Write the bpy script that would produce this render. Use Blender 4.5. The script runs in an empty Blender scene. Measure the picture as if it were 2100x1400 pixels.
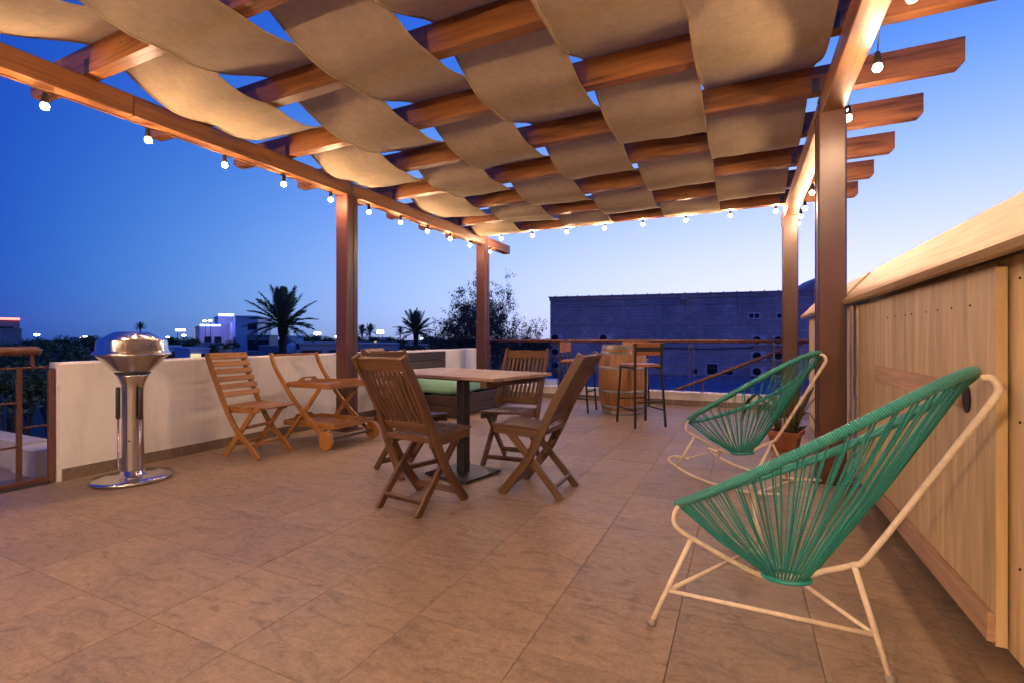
import bpy, math, random
from mathutils import Vector, Matrix
R = math.radians
V = Vector
S = bpy.context.scene
C = S.collection
rnd = random.Random(7)

# ---------------------------------------------------------------- camera
F_PX, CX, CY, CAM_H = 992.0, 1050.0, 695.0, 1.05
YAW = math.atan2(470, F_PX)
cyaw, syaw = math.cos(YAW), math.sin(YAW)
cam = bpy.data.cameras.new('camera')
cam.sensor_width = 36.0
cam.lens = 36.0 * F_PX / 2100.0
cam.shift_y = -5.0 / 2100.0
cam.clip_start = 0.05
cam.clip_end = 6000
camo = bpy.data.objects.new('camera', cam)
C.objects.link(camo)
camo.location = (0, 0, CAM_H)
camo.rotation_euler = (R(90), 0, YAW)
S.camera = camo

# ---------------------------------------------------------------- world: dusk sky, sun just below the horizon
SUN_AZ = R(14)
w = bpy.data.worlds.new('World')
S.world = w
w.use_nodes = True
nt = w.node_tree
nt.nodes.clear()
sky = nt.nodes.new('ShaderNodeTexSky')
sky.sky_type = 'NISHITA'
sky.sun_disc = False
sky.sun_elevation = R(-1.0)
sky.sun_rotation = SUN_AZ
sky.altitude = 0
sky.air_density = 1.0
sky.dust_density = 0.0
sky.ozone_density = 4.0
def wmath(op, a, b=None):
    x = nt.nodes.new('ShaderNodeMath')
    x.operation = op
    for i, q in enumerate((a, b)):
        if q is None:
            continue
        if isinstance(q, (int, float)):
            x.inputs[i].default_value = q
        else:
            nt.links.new(q, x.inputs[i])
    return x.outputs[0]
# afterglow: brightest low over the sunset, fading with height and away from it all round the sky
tcw = nt.nodes.new('ShaderNodeTexCoord')
sep = nt.nodes.new('ShaderNodeSeparateXYZ')
nt.links.new(tcw.outputs['Generated'], sep.inputs[0])
dx, dy, dz = sep.outputs
elev = wmath('MULTIPLY', wmath('ARCSINE', wmath('MAXIMUM', dz, 0.0)), 180 / math.pi)
hor = wmath('SQRT', wmath('ADD', wmath('ADD', wmath('MULTIPLY', dx, dx), wmath('MULTIPLY', dy, dy)), 1e-6))
ca = wmath('MAXIMUM', wmath('DIVIDE', wmath('ADD', wmath('MULTIPLY', dx, math.sin(SUN_AZ)), wmath('MULTIPLY', dy, math.cos(SUN_AZ))), hor), 0.0)
def gauss(sig):
    q = wmath('DIVIDE', elev, sig)
    return wmath('EXPONENT', wmath('MULTIPLY', wmath('MULTIPLY', q, q), -1.0))
low = wmath('SUBTRACT', 1.0, wmath('MULTIPLY', wmath('EXPONENT', wmath('DIVIDE', elev, -2.2)), 0.28))
chan = []
for sig, pw, k, base in ((18.0, 1.8, 0.97, 0.010), (23.5, 1.1, 0.88, 0.055), (35.0, 1.0, 0.95, 0.47)):
    v = wmath('MULTIPLY', wmath('MULTIPLY', gauss(sig), wmath('POWER', ca, pw)), k)
    chan.append(wmath('MULTIPLY', wmath('ADD', v, base), low))
cmb = nt.nodes.new('ShaderNodeCombineXYZ')
for i in range(3):
    nt.links.new(chan[i], cmb.inputs[i])
bg = nt.nodes.new('ShaderNodeBackground')
bg.inputs['Strength'].default_value = 0.12
bg2 = nt.nodes.new('ShaderNodeBackground')
bg2.inputs['Strength'].default_value = 1.0
ad = nt.nodes.new('ShaderNodeAddShader')
wo = nt.nodes.new('ShaderNodeOutputWorld')
nt.links.new(sky.outputs['Color'], bg.inputs['Color'])
nt.links.new(cmb.outputs[0], bg2.inputs['Color'])
nt.links.new(bg.outputs[0], ad.inputs[0])
nt.links.new(bg2.outputs[0], ad.inputs[1])
nt.links.new(ad.outputs[0], wo.inputs['Surface'])

S.view_settings.view_transform = 'Standard'
S.view_settings.look = 'None'
S.view_settings.gamma = 1.0
S.view_settings.exposure = 0.0
S.view_settings.use_curve_mapping = False
S.render.engine = 'CYCLES'
cy = S.cycles
cy.use_denoising = True
cy.use_light_tree = True
cy.use_adaptive_sampling = True
cy.adaptive_threshold = 0.02
cy.max_bounces = 6
cy.diffuse_bounces = 3
cy.glossy_bounces = 3
cy.transmission_bounces = 4
cy.transparent_max_bounces = 8
cy.sample_clamp_indirect = 6.0
cy.caustics_reflective = False
cy.caustics_refractive = False
BULB_COL = (1.0, 0.63, 0.37)
BULB_STRENGTH = 1050.0
LANTERN_STRENGTH = 1350.0

# ---------------------------------------------------------------- helpers
def at(u, d, z=0.0):
    """world point seen at photo column u, at depth d in front of the camera"""
    r = (u - CX) / F_PX * d
    return V((cyaw * r - syaw * d, syaw * r + cyaw * d, z))
def zat(v, d):
    return CAM_H - (v - CY) * d / F_PX

class NT:
    def __init__(s, name):
        s.m = bpy.data.materials.new(name)
        s.m.use_nodes = True
        s.t = s.m.node_tree
        s.t.nodes.clear()
        s.out = s.n('ShaderNodeOutputMaterial')
        s.b = s.n('ShaderNodeBsdfPrincipled')
        s.l(s.b.outputs[0], s.out.inputs['Surface'])
    def n(s, ty, **kw):
        x = s.t.nodes.new(ty)
        for k, v in kw.items():
            setattr(x, k, v)
        return x
    def l(s, a, b):
        s.t.links.new(a, b)
    def val(s, name, v):
        s.b.inputs[name].default_value = v
    def mapping(s, coord, scale, rnd_off=True):
        mp = s.n('ShaderNodeMapping')
        mp.inputs['Scale'].default_value = scale
        s.l(coord, mp.inputs['Vector'])
        if rnd_off:
            oi = s.n('ShaderNodeObjectInfo')
            mu = s.n('ShaderNodeMath', operation='MULTIPLY')
            mu.inputs[1].default_value = 37.0
            s.l(oi.outputs['Random'], mu.inputs[0])
            cb = s.n('ShaderNodeCombineXYZ')
            for i in range(3):
                s.l(mu.outputs[0], cb.inputs[i])
            s.l(cb.outputs[0], mp.inputs['Location'])
        return mp.outputs[0]
    def noise(s, vec, scale=1.0, detail=4.0, rough=0.55, dist=0.0):
        x = s.n('ShaderNodeTexNoise')
        x.inputs['Scale'].default_value = scale
        x.inputs['Detail'].default_value = detail
        x.inputs['Roughness'].default_value = rough
        x.inputs['Distortion'].default_value = dist
        s.l(vec, x.inputs['Vector'])
        return x.outputs['Fac']
    def ramp(s, fac, stops):
        x = s.n('ShaderNodeValToRGB')
        e = x.color_ramp.elements
        while len(e) < len(stops):
            e.new(0.5)
        for i, (p, c) in enumerate(stops):
            e[i].position = p
            e[i].color = (c[0], c[1], c[2], 1) if hasattr(c, '__len__') else (c, c, c, 1)
        s.l(fac, x.inputs['Fac'])
        return x.outputs['Color']
    def mix(s, a, b, fac, mode='MIX'):
        x = s.n('ShaderNodeMix', data_type='RGBA', blend_type=mode)
        for i, q in ((6, a), (7, b)):
            if hasattr(q, 'links'):
                s.l(q, x.inputs[i])
            else:
                x.inputs[i].default_value = (q[0], q[1], q[2], 1)
        if hasattr(fac, 'links'):
            s.l(fac, x.inputs[0])
        else:
            x.inputs[0].default_value = fac
        return x.outputs[2]
    def bump(s, h, strength=0.3, dist=0.005):
        x = s.n('ShaderNodeBump')
        x.inputs['Strength'].default_value = strength
        x.inputs['Distance'].default_value = dist
        s.l(h, x.inputs['Height'])
        s.l(x.outputs[0], s.b.inputs['Normal'])
    def color(s, c):
        if hasattr(c, 'links'):
            s.l(c, s.b.inputs['Base Color'])
        else:
            s.b.inputs['Base Color'].default_value = (c[0], c[1], c[2], 1)

def mul(c, k):
    return tuple(max(0.0, x * k) for x in c)

def wood(name, base, dark, rough=0.5, stain=0.35, grain=60.0, coat=0.0, knots=False):
    t = NT(name)
    tc = t.n('ShaderNodeTexCoord')
    uv = tc.outputs['UV']
    g1 = t.noise(t.mapping(uv, (2.2, grain, 1)), 1.0, 5, 0.6, 0.6)
    g2 = t.noise(t.mapping(uv, (1.1, 9.0, 1)), 1.0, 3, 0.5, 0.8)
    col = t.ramp(g1, [(0.36, dark), (0.50, base), (0.66, mul(base, 1.25))])
    blot = t.ramp(g2, [(0.36, mul(dark, 0.8)), (0.50, base), (0.68, mul(base, 1.18))])
    col = t.mix(col, blot, stain)
    oi = t.n('ShaderNodeObjectInfo')
    var = t.ramp(oi.outputs['Random'], [(0.0, 0.82), (1.0, 1.14)])
    col = t.mix(col, var, 1.0, 'MULTIPLY')
    if knots:
        vo = t.n('ShaderNodeTexVoronoi')
        vo.inputs['Scale'].default_value = 1.0
        t.l(t.mapping(uv, (2.6, 7.0, 1)), vo.inputs['Vector'])
        k = t.ramp(vo.outputs['Distance'], [(0.02, 0.9), (0.085, 0.0)])
        col = t.mix(col, mul(dark, 0.42), k)
    t.color(col)
    t.val('Roughness', rough)
    if coat:
        t.val('Coat Weight', coat)
        t.val('Coat Roughness', 0.35)
    t.bump(g1, 0.35, 0.002)
    return t.m

def plain(name, col, rough=0.5, metal=0.0, var=0.12, scale=14.0, bump=0.0, spec=None):
    t = NT(name)
    tc = t.n('ShaderNodeTexCoord')
    n = t.noise(t.mapping(tc.outputs['Object'], (1, 1, 1)), scale, 5, 0.6)
    t.color(t.ramp(n, [(0.25, mul(col, 1 - var)), (0.75, mul(col, 1 + var))]))
    t.val('Roughness', rough)
    t.val('Metallic', metal)
    if spec is not None:
        t.val('Specular IOR Level', spec)
    if bump:
        t.bump(n, bump, 0.004)
    return t.m

def emit(name, col, strength):
    t = NT(name)
    t.color((0.02, 0.02, 0.02))
    t.val('Emission Color', (col[0], col[1], col[2], 1))
    t.val('Emission Strength', strength)
    return t.m

class MB:
    def __init__(s):
        s.v, s.f, s.uv, s.sm = [], [], [], []
    def face(s, idx, uv=None, smooth=False):
        idx = tuple(idx)
        s.f.append(idx)
        s.uv.append(uv or [(0, 0)] * len(idx))
        s.sm.append(smooth)
    def box(s, c, size, M=None):
        hx, hy, hz = size[0] / 2, size[1] / 2, size[2] / 2
        b = len(s.v)
        for z in (-hz, hz):
            for y in (-hy, hy):
                for x in (-hx, hx):
                    p = V((x, y, z))
                    if M is not None:
                        p = M @ p
                    s.v.append(p + V(c))
        ax = max(range(3), key=lambda i: size[i])
        dims = size
        for q, (a1, a2) in (((0, 2, 3, 1), (0, 1)), ((4, 5, 7, 6), (0, 1)), ((0, 1, 5, 4), (0, 2)),
                            ((2, 6, 7, 3), (0, 2)), ((0, 4, 6, 2), (1, 2)), ((1, 3, 7, 5), (1, 2))):
            uv = []
            for i in q:
                l = ((i & 1), (i >> 1) & 1, (i >> 2) & 1)
                a, bb = l[a1] * dims[a1], l[a2] * dims[a2]
                uv.append((bb, a) if ax == a2 else (a, bb))
            s.face([b + i for i in q], uv)
        return s
    def sweep(s, pts, w, h, ch=0.0, up=None, closed=False):
        """rectangular section (w across, h along 'up') swept along pts, long edges chamfered by ch"""
        pts = [V(p) for p in pts]
        n = len(pts)
        if ch > 0:
            a, b = w / 2, h / 2
            sec = [(-a + ch, -b), (a - ch, -b), (a, -b + ch), (a, b - ch), (a - ch, b), (-a + ch, b), (-a, b - ch), (-a, -b + ch)]
        else:
            sec = [(-w / 2, -h / 2), (w / 2, -h / 2), (w / 2, h / 2), (-w / 2, h / 2)]
        k = len(sec)
        per = [0.0]
        for i in range(k):
            p, q = sec[i], sec[(i + 1) % k]
            per.append(per[-1] + math.hypot(p[0] - q[0], p[1] - q[1]))
        up = V(up) if up else V((0, 0, 1))
        base = len(s.v)
        L = [0.0]
        for i in range(n):
            t = (pts[min(i + 1, n - 1)] - pts[max(i - 1, 0)]).normalized()
            sd = t.cross(up)
            if sd.length < 1e-4:
                sd = t.cross(V((0, 1, 0)))
            sd.normalize()
            u = sd.cross(t).normalized()
            # mitre
            if 0 < i < n - 1:
                t1 = (pts[i] - pts[i - 1]).normalized()
                cc = max(0.6, t1.dot(t))
            else:
                cc = 1.0
            for x, y in sec:
                s.v.append(pts[i] + sd * x + u * (y / cc))
            if i:
                L.append(L[-1] + (pts[i] - pts[i - 1]).length)
        for i in range(n - 1):
            for j in range(k):
                j2 = (j + 1) % k
                s.face((base + i * k + j, base + i * k + j2, base + (i + 1) * k + j2, base + (i + 1) * k + j),
                       [(L[i], per[j]), (L[i], per[j + 1]), (L[i + 1], per[j + 1]), (L[i + 1], per[j])])
        uvc = [(0.05 * a, b) for a, b in sec]
        s.face([base + j for j in reversed(range(k))], list(reversed(uvc)))
        e0 = base + (n - 1) * k
        s.face([e0 + j for j in range(k)], uvc)
        return s
    def tube(s, pts, r, seg=8, caps=True, closed=False):
        pts = [V(p) for p in pts]
        n = len(pts)
        rr = r if hasattr(r, '__len__') else [r] * n
        base = len(s.v)
        ref = None
        L = 0.0
        Ls = []
        for i in range(n):
            if closed:
                t = pts[(i + 1) % n] - pts[i - 1]
            else:
                t = pts[min(i + 1, n - 1)] - pts[max(i - 1, 0)]
            t.normalize()
            if ref is None:
                ref = t.orthogonal().normalized()
            ref = (ref - t * ref.dot(t))
            if ref.length < 1e-6:
                ref = t.orthogonal()
            ref.normalize()
            b2 = t.cross(ref)
            if i:
                L += (pts[i] - pts[i - 1]).length
            Ls.append(L)
            for j in range(seg):
                a = 2 * math.pi * j / seg
                s.v.append(pts[i] + (ref * math.cos(a) + b2 * math.sin(a)) * rr[i])
        m = n if closed else n - 1
        for i in range(m):
            i2 = (i + 1) % n
            l2 = Ls[i2] if i2 else L + (pts[0] - pts[-1]).length
            for j in range(seg):
                j2 = (j + 1) % seg
                s.face((base + i * seg + j, base + i * seg + j2, base + i2 * seg + j2, base + i2 * seg + j),
                       [(Ls[i], j / seg), (Ls[i], (j + 1) / seg), (l2, (j + 1) / seg), (l2, j / seg)], True)
        if caps and not closed:
            s.face([base + j for j in reversed(range(seg))])
            s.face([base + (n - 1) * seg + j for j in range(seg)])
        return s
    def lathe(s, prof, seg=32, c=(0, 0, 0), a0=0.0, a1=2 * math.pi, smooth=True):
        base = len(s.v)
        n = len(prof)
        full = abs(a1 - a0 - 2 * math.pi) < 1e-5
        m = seg if full else seg + 1
        for j in range(m):
            a = a0 + (a1 - a0) * j / seg
            for r, z in prof:
                s.v.append(V((c[0] + r * math.cos(a), c[1] + r * math.sin(a), c[2] + z)))
        ls = [0.0]
        for i in range(1, n):
            ls.append(ls[-1] + math.hypot(prof[i][0] - prof[i - 1][0], prof[i][1] - prof[i - 1][1]))
        for j in range(seg):
            j2 = (j + 1) % m
            for i in range(n - 1):
                u0, u1 = 0.35 * (a1 - a0) * j / seg, 0.35 * (a1 - a0) * (j + 1) / seg
                s.face((base + j * n + i, base + j2 * n + i, base + j2 * n + i + 1, base + j * n + i + 1),
                       [(ls[i], u0), (ls[i], u1), (ls[i + 1], u1), (ls[i + 1], u0)], smooth)
        return s
    def prism(s, poly, y0, y1, axis='y'):
        """closed 2-D outline extruded: poly in (a,b); axis says the extrusion direction"""
        def P(a, b, t):
            return V({'y': (a, t, b), 'x': (t, a, b), 'z': (a, b, t)}[axis])
        k = len(poly)
        base = len(s.v)
        for t in (y0, y1):
            for a, b in poly:
                s.v.append(P(a, b, t))
        L = abs(y1 - y0)
        per = 0.0
        for j in range(k):
            j2 = (j + 1) % k
            l = math.hypot(poly[j][0] - poly[j2][0], poly[j][1] - poly[j2][1])
            uv = [(0, per), (0, per + l), (L, per + l), (L, per)] if L >= l else [(per, 0), (per + l, 0), (per + l, L), (per, L)]
            s.face((base + j, base + j2, base + k + j2, base + k + j), uv)
            per += l
        s.face([base + j for j in reversed(range(k))], [tuple(poly[j]) for j in reversed(range(k))])
        s.face([base + k + j for j in range(k)], [tuple(q) for q in poly])
        return s
    def mesh(s, name, mat):
        me = bpy.data.meshes.new(name)
        me.from_pydata([tuple(v) for v in s.v], [], s.f)
        ul = me.uv_layers.new(name='UVMap')
        flat = []
        for q in s.uv:
            for a in q:
                flat.extend(a)
        ul.data.foreach_set('uv', flat)
        me.polygons.foreach_set('use_smooth', s.sm)
        if mat:
            me.materials.append(mat)
        me.validate()
        me.update()
        return me
    def build(s, name, mat, parent=None, loc=None, rot=None, fix=True):
        me = s.mesh(name, mat)
        if fix:
            import bmesh
            bm = bmesh.new()
            bm.from_mesh(me)
            bmesh.ops.recalc_face_normals(bm, faces=bm.faces)
            bm.to_mesh(me)
            bm.free()
        return link(name, me, parent, loc, rot)

def link(name, me, parent=None, loc=None, rot=None):
    o = bpy.data.objects.new(name, me)
    C.objects.link(o)
    if parent is not None:
        o.parent = parent
    if loc is not None:
        o.location = loc
    if rot is not None:
        o.rotation_euler = rot
    return o

def tag(o, label, cat, group=None, kind=None):
    o['label'] = label
    o['category'] = cat
    if group:
        o['group'] = group
    if kind:
        o['kind'] = kind
    return o
def struct(o):
    o['kind'] = 'structure'
    return o
def empty(name, loc=(0, 0, 0), rz=0.0, label=None, cat=None, group=None):
    o = bpy.data.objects.new(name, None)
    o.empty_display_size = 0.1
    C.objects.link(o)
    o.location = loc
    o.rotation_euler = (0, 0, rz)
    if label:
        tag(o, label, cat, group)
    return o
def copy_tree(o, parent=None):
    c = o.copy()
    C.objects.link(c)
    c.parent = parent
    for ch in list(o.children):
        copy_tree(ch, c)
    return c
_bar = {}
def bar(name, p0, p1, w, h, mat, parent, ch=0.003, up=(0, 0, 1)):
    """straight timber or metal bar with its own object; equal bars share one mesh"""
    p0, p1 = V(p0), V(p1)
    L = (p1 - p0).length
    key = (round(L, 3), w, h, ch, mat.name)
    me = _bar.get(key)
    if me is None:
        me = MB().sweep([(-L / 2, 0, 0), (L / 2, 0, 0)], w, h, ch).mesh(name, mat)
        _bar[key] = me
    x = (p1 - p0).normalized()
    y = V(up).cross(x)
    if y.length < 1e-4:
        y = V((0, 1, 0)).cross(x)
    y.normalize()
    z = x.cross(y)
    o = link(name, me, parent)
    o.matrix_local = Matrix.Translation((p0 + p1) / 2) @ Matrix((x, y, z)).transposed().to_4x4()
    return o
def smooth_path(pts, n=6):
    """Catmull-Rom through pts"""
    pts = [V(p) for p in pts]
    out = []
    for i in range(len(pts) - 1):
        p0, p1, p2, p3 = pts[max(i - 1, 0)], pts[i], pts[i + 1], pts[min(i + 2, len(pts) - 1)]
        for k in range(n):
            t = k / n
            out.append(0.5 * ((2 * p1) + (p2 - p0) * t + (2 * p0 - 5 * p1 + 4 * p2 - p3) * t * t + (3 * p1 - p0 - 3 * p2 + p3) * t ** 3))
    out.append(pts[-1])
    return out

# ---------------------------------------------------------------- materials
M_beam = wood('stained_beam_wood', (0.27, 0.108, 0.034), (0.11, 0.037, 0.012), 0.5, 0.5, 55, 0.15, True)
M_rafter = wood('stained_rafter_wood', (0.30, 0.118, 0.034), (0.085, 0.028, 0.009), 0.5, 0.6, 50, 0.15, True)
M_teak = wood('dark_oiled_teak', (0.105, 0.050, 0.0205), (0.048, 0.021, 0.0085), 0.5, 0.35, 80)
M_acacia = wood('honey_acacia', (0.31, 0.135, 0.032), (0.17, 0.066, 0.015), 0.45, 0.3, 70, 0.1)
M_tabletop = wood('weathered_slat_wood', (0.30, 0.190, 0.125), (0.18, 0.105, 0.066), 0.5, 0.3, 70)
M_pine = wood('pale_pine', (0.72, 0.535, 0.285), (0.60, 0.415, 0.20), 0.55, 0.3, 22, 0, True)
M_ledge = wood('ledge_pine', (0.50, 0.315, 0.185), (0.40, 0.235, 0.125), 0.55, 0.25, 36, 0, True)
M_dimpine = wood('dimmed_pine_coping', (0.47, 0.32, 0.16), (0.34, 0.21, 0.09), 0.5, 0.25, 42, 0, True)  # fence pine darkened for the coping, to offset the bulbs just above
M_oak = wood('barrel_oak', (0.34, 0.155, 0.052), (0.20, 0.082, 0.025), 0.45, 0.35, 50, 0.15)
M_seatwood = wood('stool_seat_wood', (0.36, 0.14, 0.045), (0.22, 0.075, 0.022), 0.4, 0.3, 60, 0.2)
M_bed = wood('dark_bed_wood', (0.046, 0.026, 0.020), (0.026, 0.015, 0.012), 0.55, 0.4, 40)
M_post = plain('brown_painted_steel', (0.092, 0.036, 0.024), 0.34, 0.0, 0.08, 5.0)
M_rust = plain('brown_rail_paint', (0.115, 0.047, 0.025), 0.45, 0.0, 0.08, 6.0)
M_wire = plain('dull_steel_wire', (0.10, 0.085, 0.08), 0.5, 0.5, 0.1, 6.0)
M_black = plain('black_iron', (0.028, 0.024, 0.022), 0.5, 0.3, 0.2, 25.0)
M_grey = plain('grey_bracket_steel', (0.10, 0.09, 0.085), 0.45, 0.6, 0.2, 25.0)
M_cream = plain('cream_painted_tube', (0.78, 0.67, 0.50), 0.45, 0.0, 0.18, 30.0)
M_zinc = plain('galvanised_hoop', (0.20, 0.185, 0.17), 0.5, 0.55, 0.3, 18.0)
M_cap = plain('grey_plastic', (0.30, 0.26, 0.22), 0.6)
M_terracotta = plain('terracotta', (0.36, 0.125, 0.055), 0.75, 0, 0.15, 12, 0.1)
M_soil = plain('dark_soil', (0.03, 0.02, 0.014), 0.95, 0, 0.4, 60, 0.6)
M_dark = plain('dark_void', (0.02, 0.012, 0.008), 0.8)
M_cable = plain('black_cable', (0.012, 0.011, 0.010), 0.6)

def mk_plaster():
    t = NT('white_wall_plaster')
    tc = t.n('ShaderNodeTexCoord')
    a = t.noise(t.mapping(tc.outputs['Object'], (1, 1, 1), False), 1.3, 4, 0.6)
    b = t.noise(t.mapping(tc.outputs['Object'], (1, 1, 1), False), 45, 5, 0.65)
    st = t.noise(t.mapping(tc.outputs['Object'], (5, 5, 0.7), False), 1.0, 5, 0.65)
    c = t.ramp(a, [(0.35, (0.62, 0.605, 0.59)), (0.65, (0.73, 0.72, 0.71))])
    t.color(t.mix(c, t.ramp(st, [(0.36, 0.88), (0.5, 1.0), (0.66, 1.03)]), 1.0, 'MULTIPLY'))
    t.val('Roughness', 0.8)
    t.bump(b, 0.35, 0.004)
    return t.m
M_plaster = mk_plaster()

def mk_tile(name, base, k=1.0):
    t = NT(name)
    ge = t.n('ShaderNodeNewGeometry')
    oi = t.n('ShaderNodeObjectInfo')
    off = t.n('ShaderNodeVectorMath', operation='ADD')
    sc = t.n('ShaderNodeMath', operation='MULTIPLY')
    sc.inputs[1].default_value = 91.0
    t.l(oi.outputs['Random'], sc.inputs[0])
    t.l(ge.outputs['Position'], off.inputs[0])
    t.l(sc.outputs[0], off.inputs[1])
    v = off.outputs[0]
    n1 = t.noise(t.mapping(v, (1, 1, 1), False), 3.2, 7, 0.62, 0.5)
    n2 = t.noise(t.mapping(v, (2.0, 5.5, 1), False), 3.0, 6, 0.65, 1.2)
    n3 = t.noise(t.mapping(v, (1, 1, 1), False), 90, 3, 0.6)
    c = t.ramp(n1, [(0.34, (base[0] * 0.58, base[1] * 0.62, base[2] * 0.68)), (0.5, base), (0.66, (base[0] * 1.28, base[1] * 1.24, base[2] * 1.16))])
    c2 = t.ramp(n2, [(0.33, mul(base, 0.46)), (0.47, mul(base, 1.0)), (0.66, mul(base, 1.2))])
    n4 = t.noise(t.mapping(v, (1, 1, 1), False), 28, 5, 0.7)
    c4 = t.ramp(n4, [(0.34, 0.82), (0.5, 1.0), (0.66, 1.10)])
    c = t.mix(c, c2, 0.6)
    c3 = t.ramp(n3, [(0.3, 0.84), (0.7, 1.12)])
    c = t.mix(c, c3, 1.0, 'MULTIPLY')
    c = t.mix(c, c4, 1.0, 'MULTIPLY')
    var = t.ramp(oi.outputs['Random'], [(0.0, 0.90), (1.0, 1.08)])
    c = t.mix(c, var, 1.0, 'MULTIPLY')
    t.color(c)
    r = t.ramp(n1, [(0.3, 0.42), (0.7, 0.60)])
    t.l(r, t.b.inputs['Roughness'])
    t.bump(t.mix(n2, n3, 0.35), 0.25, 0.003)
    return t.m
M_tile = mk_tile('stone_look_tile', (0.275, 0.196, 0.132))
M_skirt = mk_tile('skirting_tile', (0.175, 0.130, 0.098))
M_grout = plain('tile_grout', (0.16, 0.115, 0.080), 0.9, 0, 0.15, 30)

def mk_canvas():
    t = NT('beige_canvas')
    tc = t.n('ShaderNodeTexCoord')
    uv = tc.outputs['UV']
    a = t.noise(t.mapping(uv, (1.5, 1.5, 1)), 1.0, 4, 0.6)
    wv = []
    for sc in ((0, 420, 0), (420, 0, 0)):
        w_ = t.n('ShaderNodeTexWave')
        w_.inputs['Scale'].default_value = 1.0
        w_.inputs['Distortion'].default_value = 0.5
        mp = t.n('ShaderNodeMapping')
        mp.inputs['Scale'].default_value = (sc[0] + 0.001, sc[1] + 0.001, 1)
        t.l(uv, mp.inputs['Vector'])
        t.l(mp.outputs[0], w_.inputs['Vector'])
        wv.append(w_.outputs['Fac'])
    wm = t.mix(wv[0], wv[1], 0.5)
    n2 = t.noise(t.mapping(uv, (14, 14, 1)), 1.0, 5, 0.7)
    c = t.ramp(a, [(0.3, (0.55, 0.44, 0.285)), (0.65, (0.64, 0.520, 0.345))])
    c = t.mix(c, t.ramp(n2, [(0.36, 0.90), (0.64, 1.06)]), 1.0, 'MULTIPLY')
    th1 = t.noise(t.mapping(uv, (7, 150, 1)), 1.0, 3, 0.6)
    th2 = t.noise(t.mapping(uv, (150, 7, 1)), 1.0, 3, 0.6)
    c = t.mix(c, t.ramp(th1, [(0.36, 0.95), (0.64, 1.03)]), 1.0, 'MULTIPLY')
    c = t.mix(c, t.ramp(th2, [(0.36, 0.95), (0.64, 1.03)]), 1.0, 'MULTIPLY')
    t.color(c)
    t.val('Roughness', 0.9)
    t.val('Specular IOR Level', 0.15)
    t.bump(t.mix(wm, n2, 0.5), 0.25, 0.002)
    tr = t.n('ShaderNodeBsdfTranslucent')
    tr.inputs['Color'].default_value = (0.36, 0.27, 0.14, 1)
    mx = t.n('ShaderNodeMixShader')
    mx.inputs[0].default_value = 0.22
    t.l(t.b.outputs[0], mx.inputs[1])
    t.l(tr.outputs[0], mx.inputs[2])
    t.l(mx.outputs[0], t.out.inputs['Surface'])
    return t.m
M_canvas = mk_canvas()

def mk_steel():
    t = NT('polished_stainless')
    tc = t.n('ShaderNodeTexCoord')
    n = t.noise(t.mapping(tc.outputs['Object'], (60, 60, 1.2), False), 1.0, 4, 0.6)
    t.color((0.62, 0.59, 0.55))
    t.val('Metallic', 1.0)
    t.l(t.ramp(n, [(0.3, 0.13), (0.7, 0.26)]), t.b.inputs['Roughness'])
    t.bump(n, 0.03, 0.002)
    return t.m
M_steel = mk_steel()

def mk_wrap(name, col, freq):
    t = NT(name)
    tc = t.n('ShaderNodeTexCoord')
    w_ = t.n('ShaderNodeTexWave')
    w_.inputs['Scale'].default_value = 1.0
    mp = t.n('ShaderNodeMapping')
    mp.inputs['Scale'].default_value = (freq, 0.001, 1)
    t.l(tc.outputs['UV'], mp.inputs['Vector'])
    t.l(mp.outputs[0], w_.inputs['Vector'])
    t.color(t.ramp(w_.outputs['Fac'], [(0.0, mul(col, 0.55)), (0.35, col), (1.0, mul(col, 1.15))]))
    t.val('Roughness', 0.35)
    t.bump(w_.outputs['Fac'], 0.8, 0.004)
    return t.m
M_wrap = mk_wrap('green_wrapped_cord', (0.052, 0.36, 0.300), 50.0)
M_cord = plain('green_vinyl_cord', (0.020, 0.275, 0.235), 0.35, 0, 0.1, 6)
M_mint = plain('mint_fabric', (0.27, 0.55, 0.40), 0.85, 0, 0.05, 30, 0.15)

def mk_bulb():
    t = NT('lit_bulb_glass')
    t.color((0.8, 0.7, 0.5))
    t.val('Emission Color', (*BULB_COL, 1))
    t.val('Emission Strength', BULB_STRENGTH)
    return t.m
M_bulb = mk_bulb()

# ================================================================ THE SETTING
GZ = -6.5
g = MB()
g.box((0, 0, GZ - 0.5), (5000, 5000, 1.0))
def mk_ground():
    t = NT('town_ground')
    tc = t.n('ShaderNodeTexCoord')
    a = t.noise(t.mapping(tc.outputs['Object'], (1, 1, 1), False), 0.05, 6, 0.65)
    t.color(t.ramp(a, [(0.35, (0.03, 0.035, 0.02)), (0.5, (0.06, 0.055, 0.045)), (0.7, (0.10, 0.09, 0.08))]))
    t.val('Roughness', 0.95)
    return t.m
struct(g.build('ground', mk_ground()))

# --- terrace floor with a tile grid
FX0, FX1, FY0, FY1 = -4.55, 0.955, -1.20, 8.10
floor = struct(MB().box(((FX0 + FX1) / 2 - 0.1, 3.5, -0.166), (5.9, 9.9, 0.30)).build('floor', M_grout))
TS = 0.45
def tile_mesh(sx, sy, mat):
    m = MB()
    b, hx, hy, z0, z1 = 0.0012, sx / 2, sy / 2, -0.014, 0.0
    P = [(-hx, -hy, z0), (hx, -hy, z0), (hx, hy, z0), (-hx, hy, z0),
         (-hx, -hy, z1 - b), (hx, -hy, z1 - b), (hx, hy, z1 - b), (-hx, hy, z1 - b),
         (-hx + b, -hy + b, z1), (hx - b, -hy + b, z1), (hx - b, hy - b, z1), (-hx + b, hy - b, z1)]
    m.v = [V(p) for p in P]
    for i in range(4):
        j = (i + 1) % 4
        m.face((i, j, 4 + j, 4 + i))
        m.face((4 + i, 4 + j, 8 + j, 8 + i))
    m.face((8, 9, 10, 11))
    return m.mesh('tile', mat)
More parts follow.
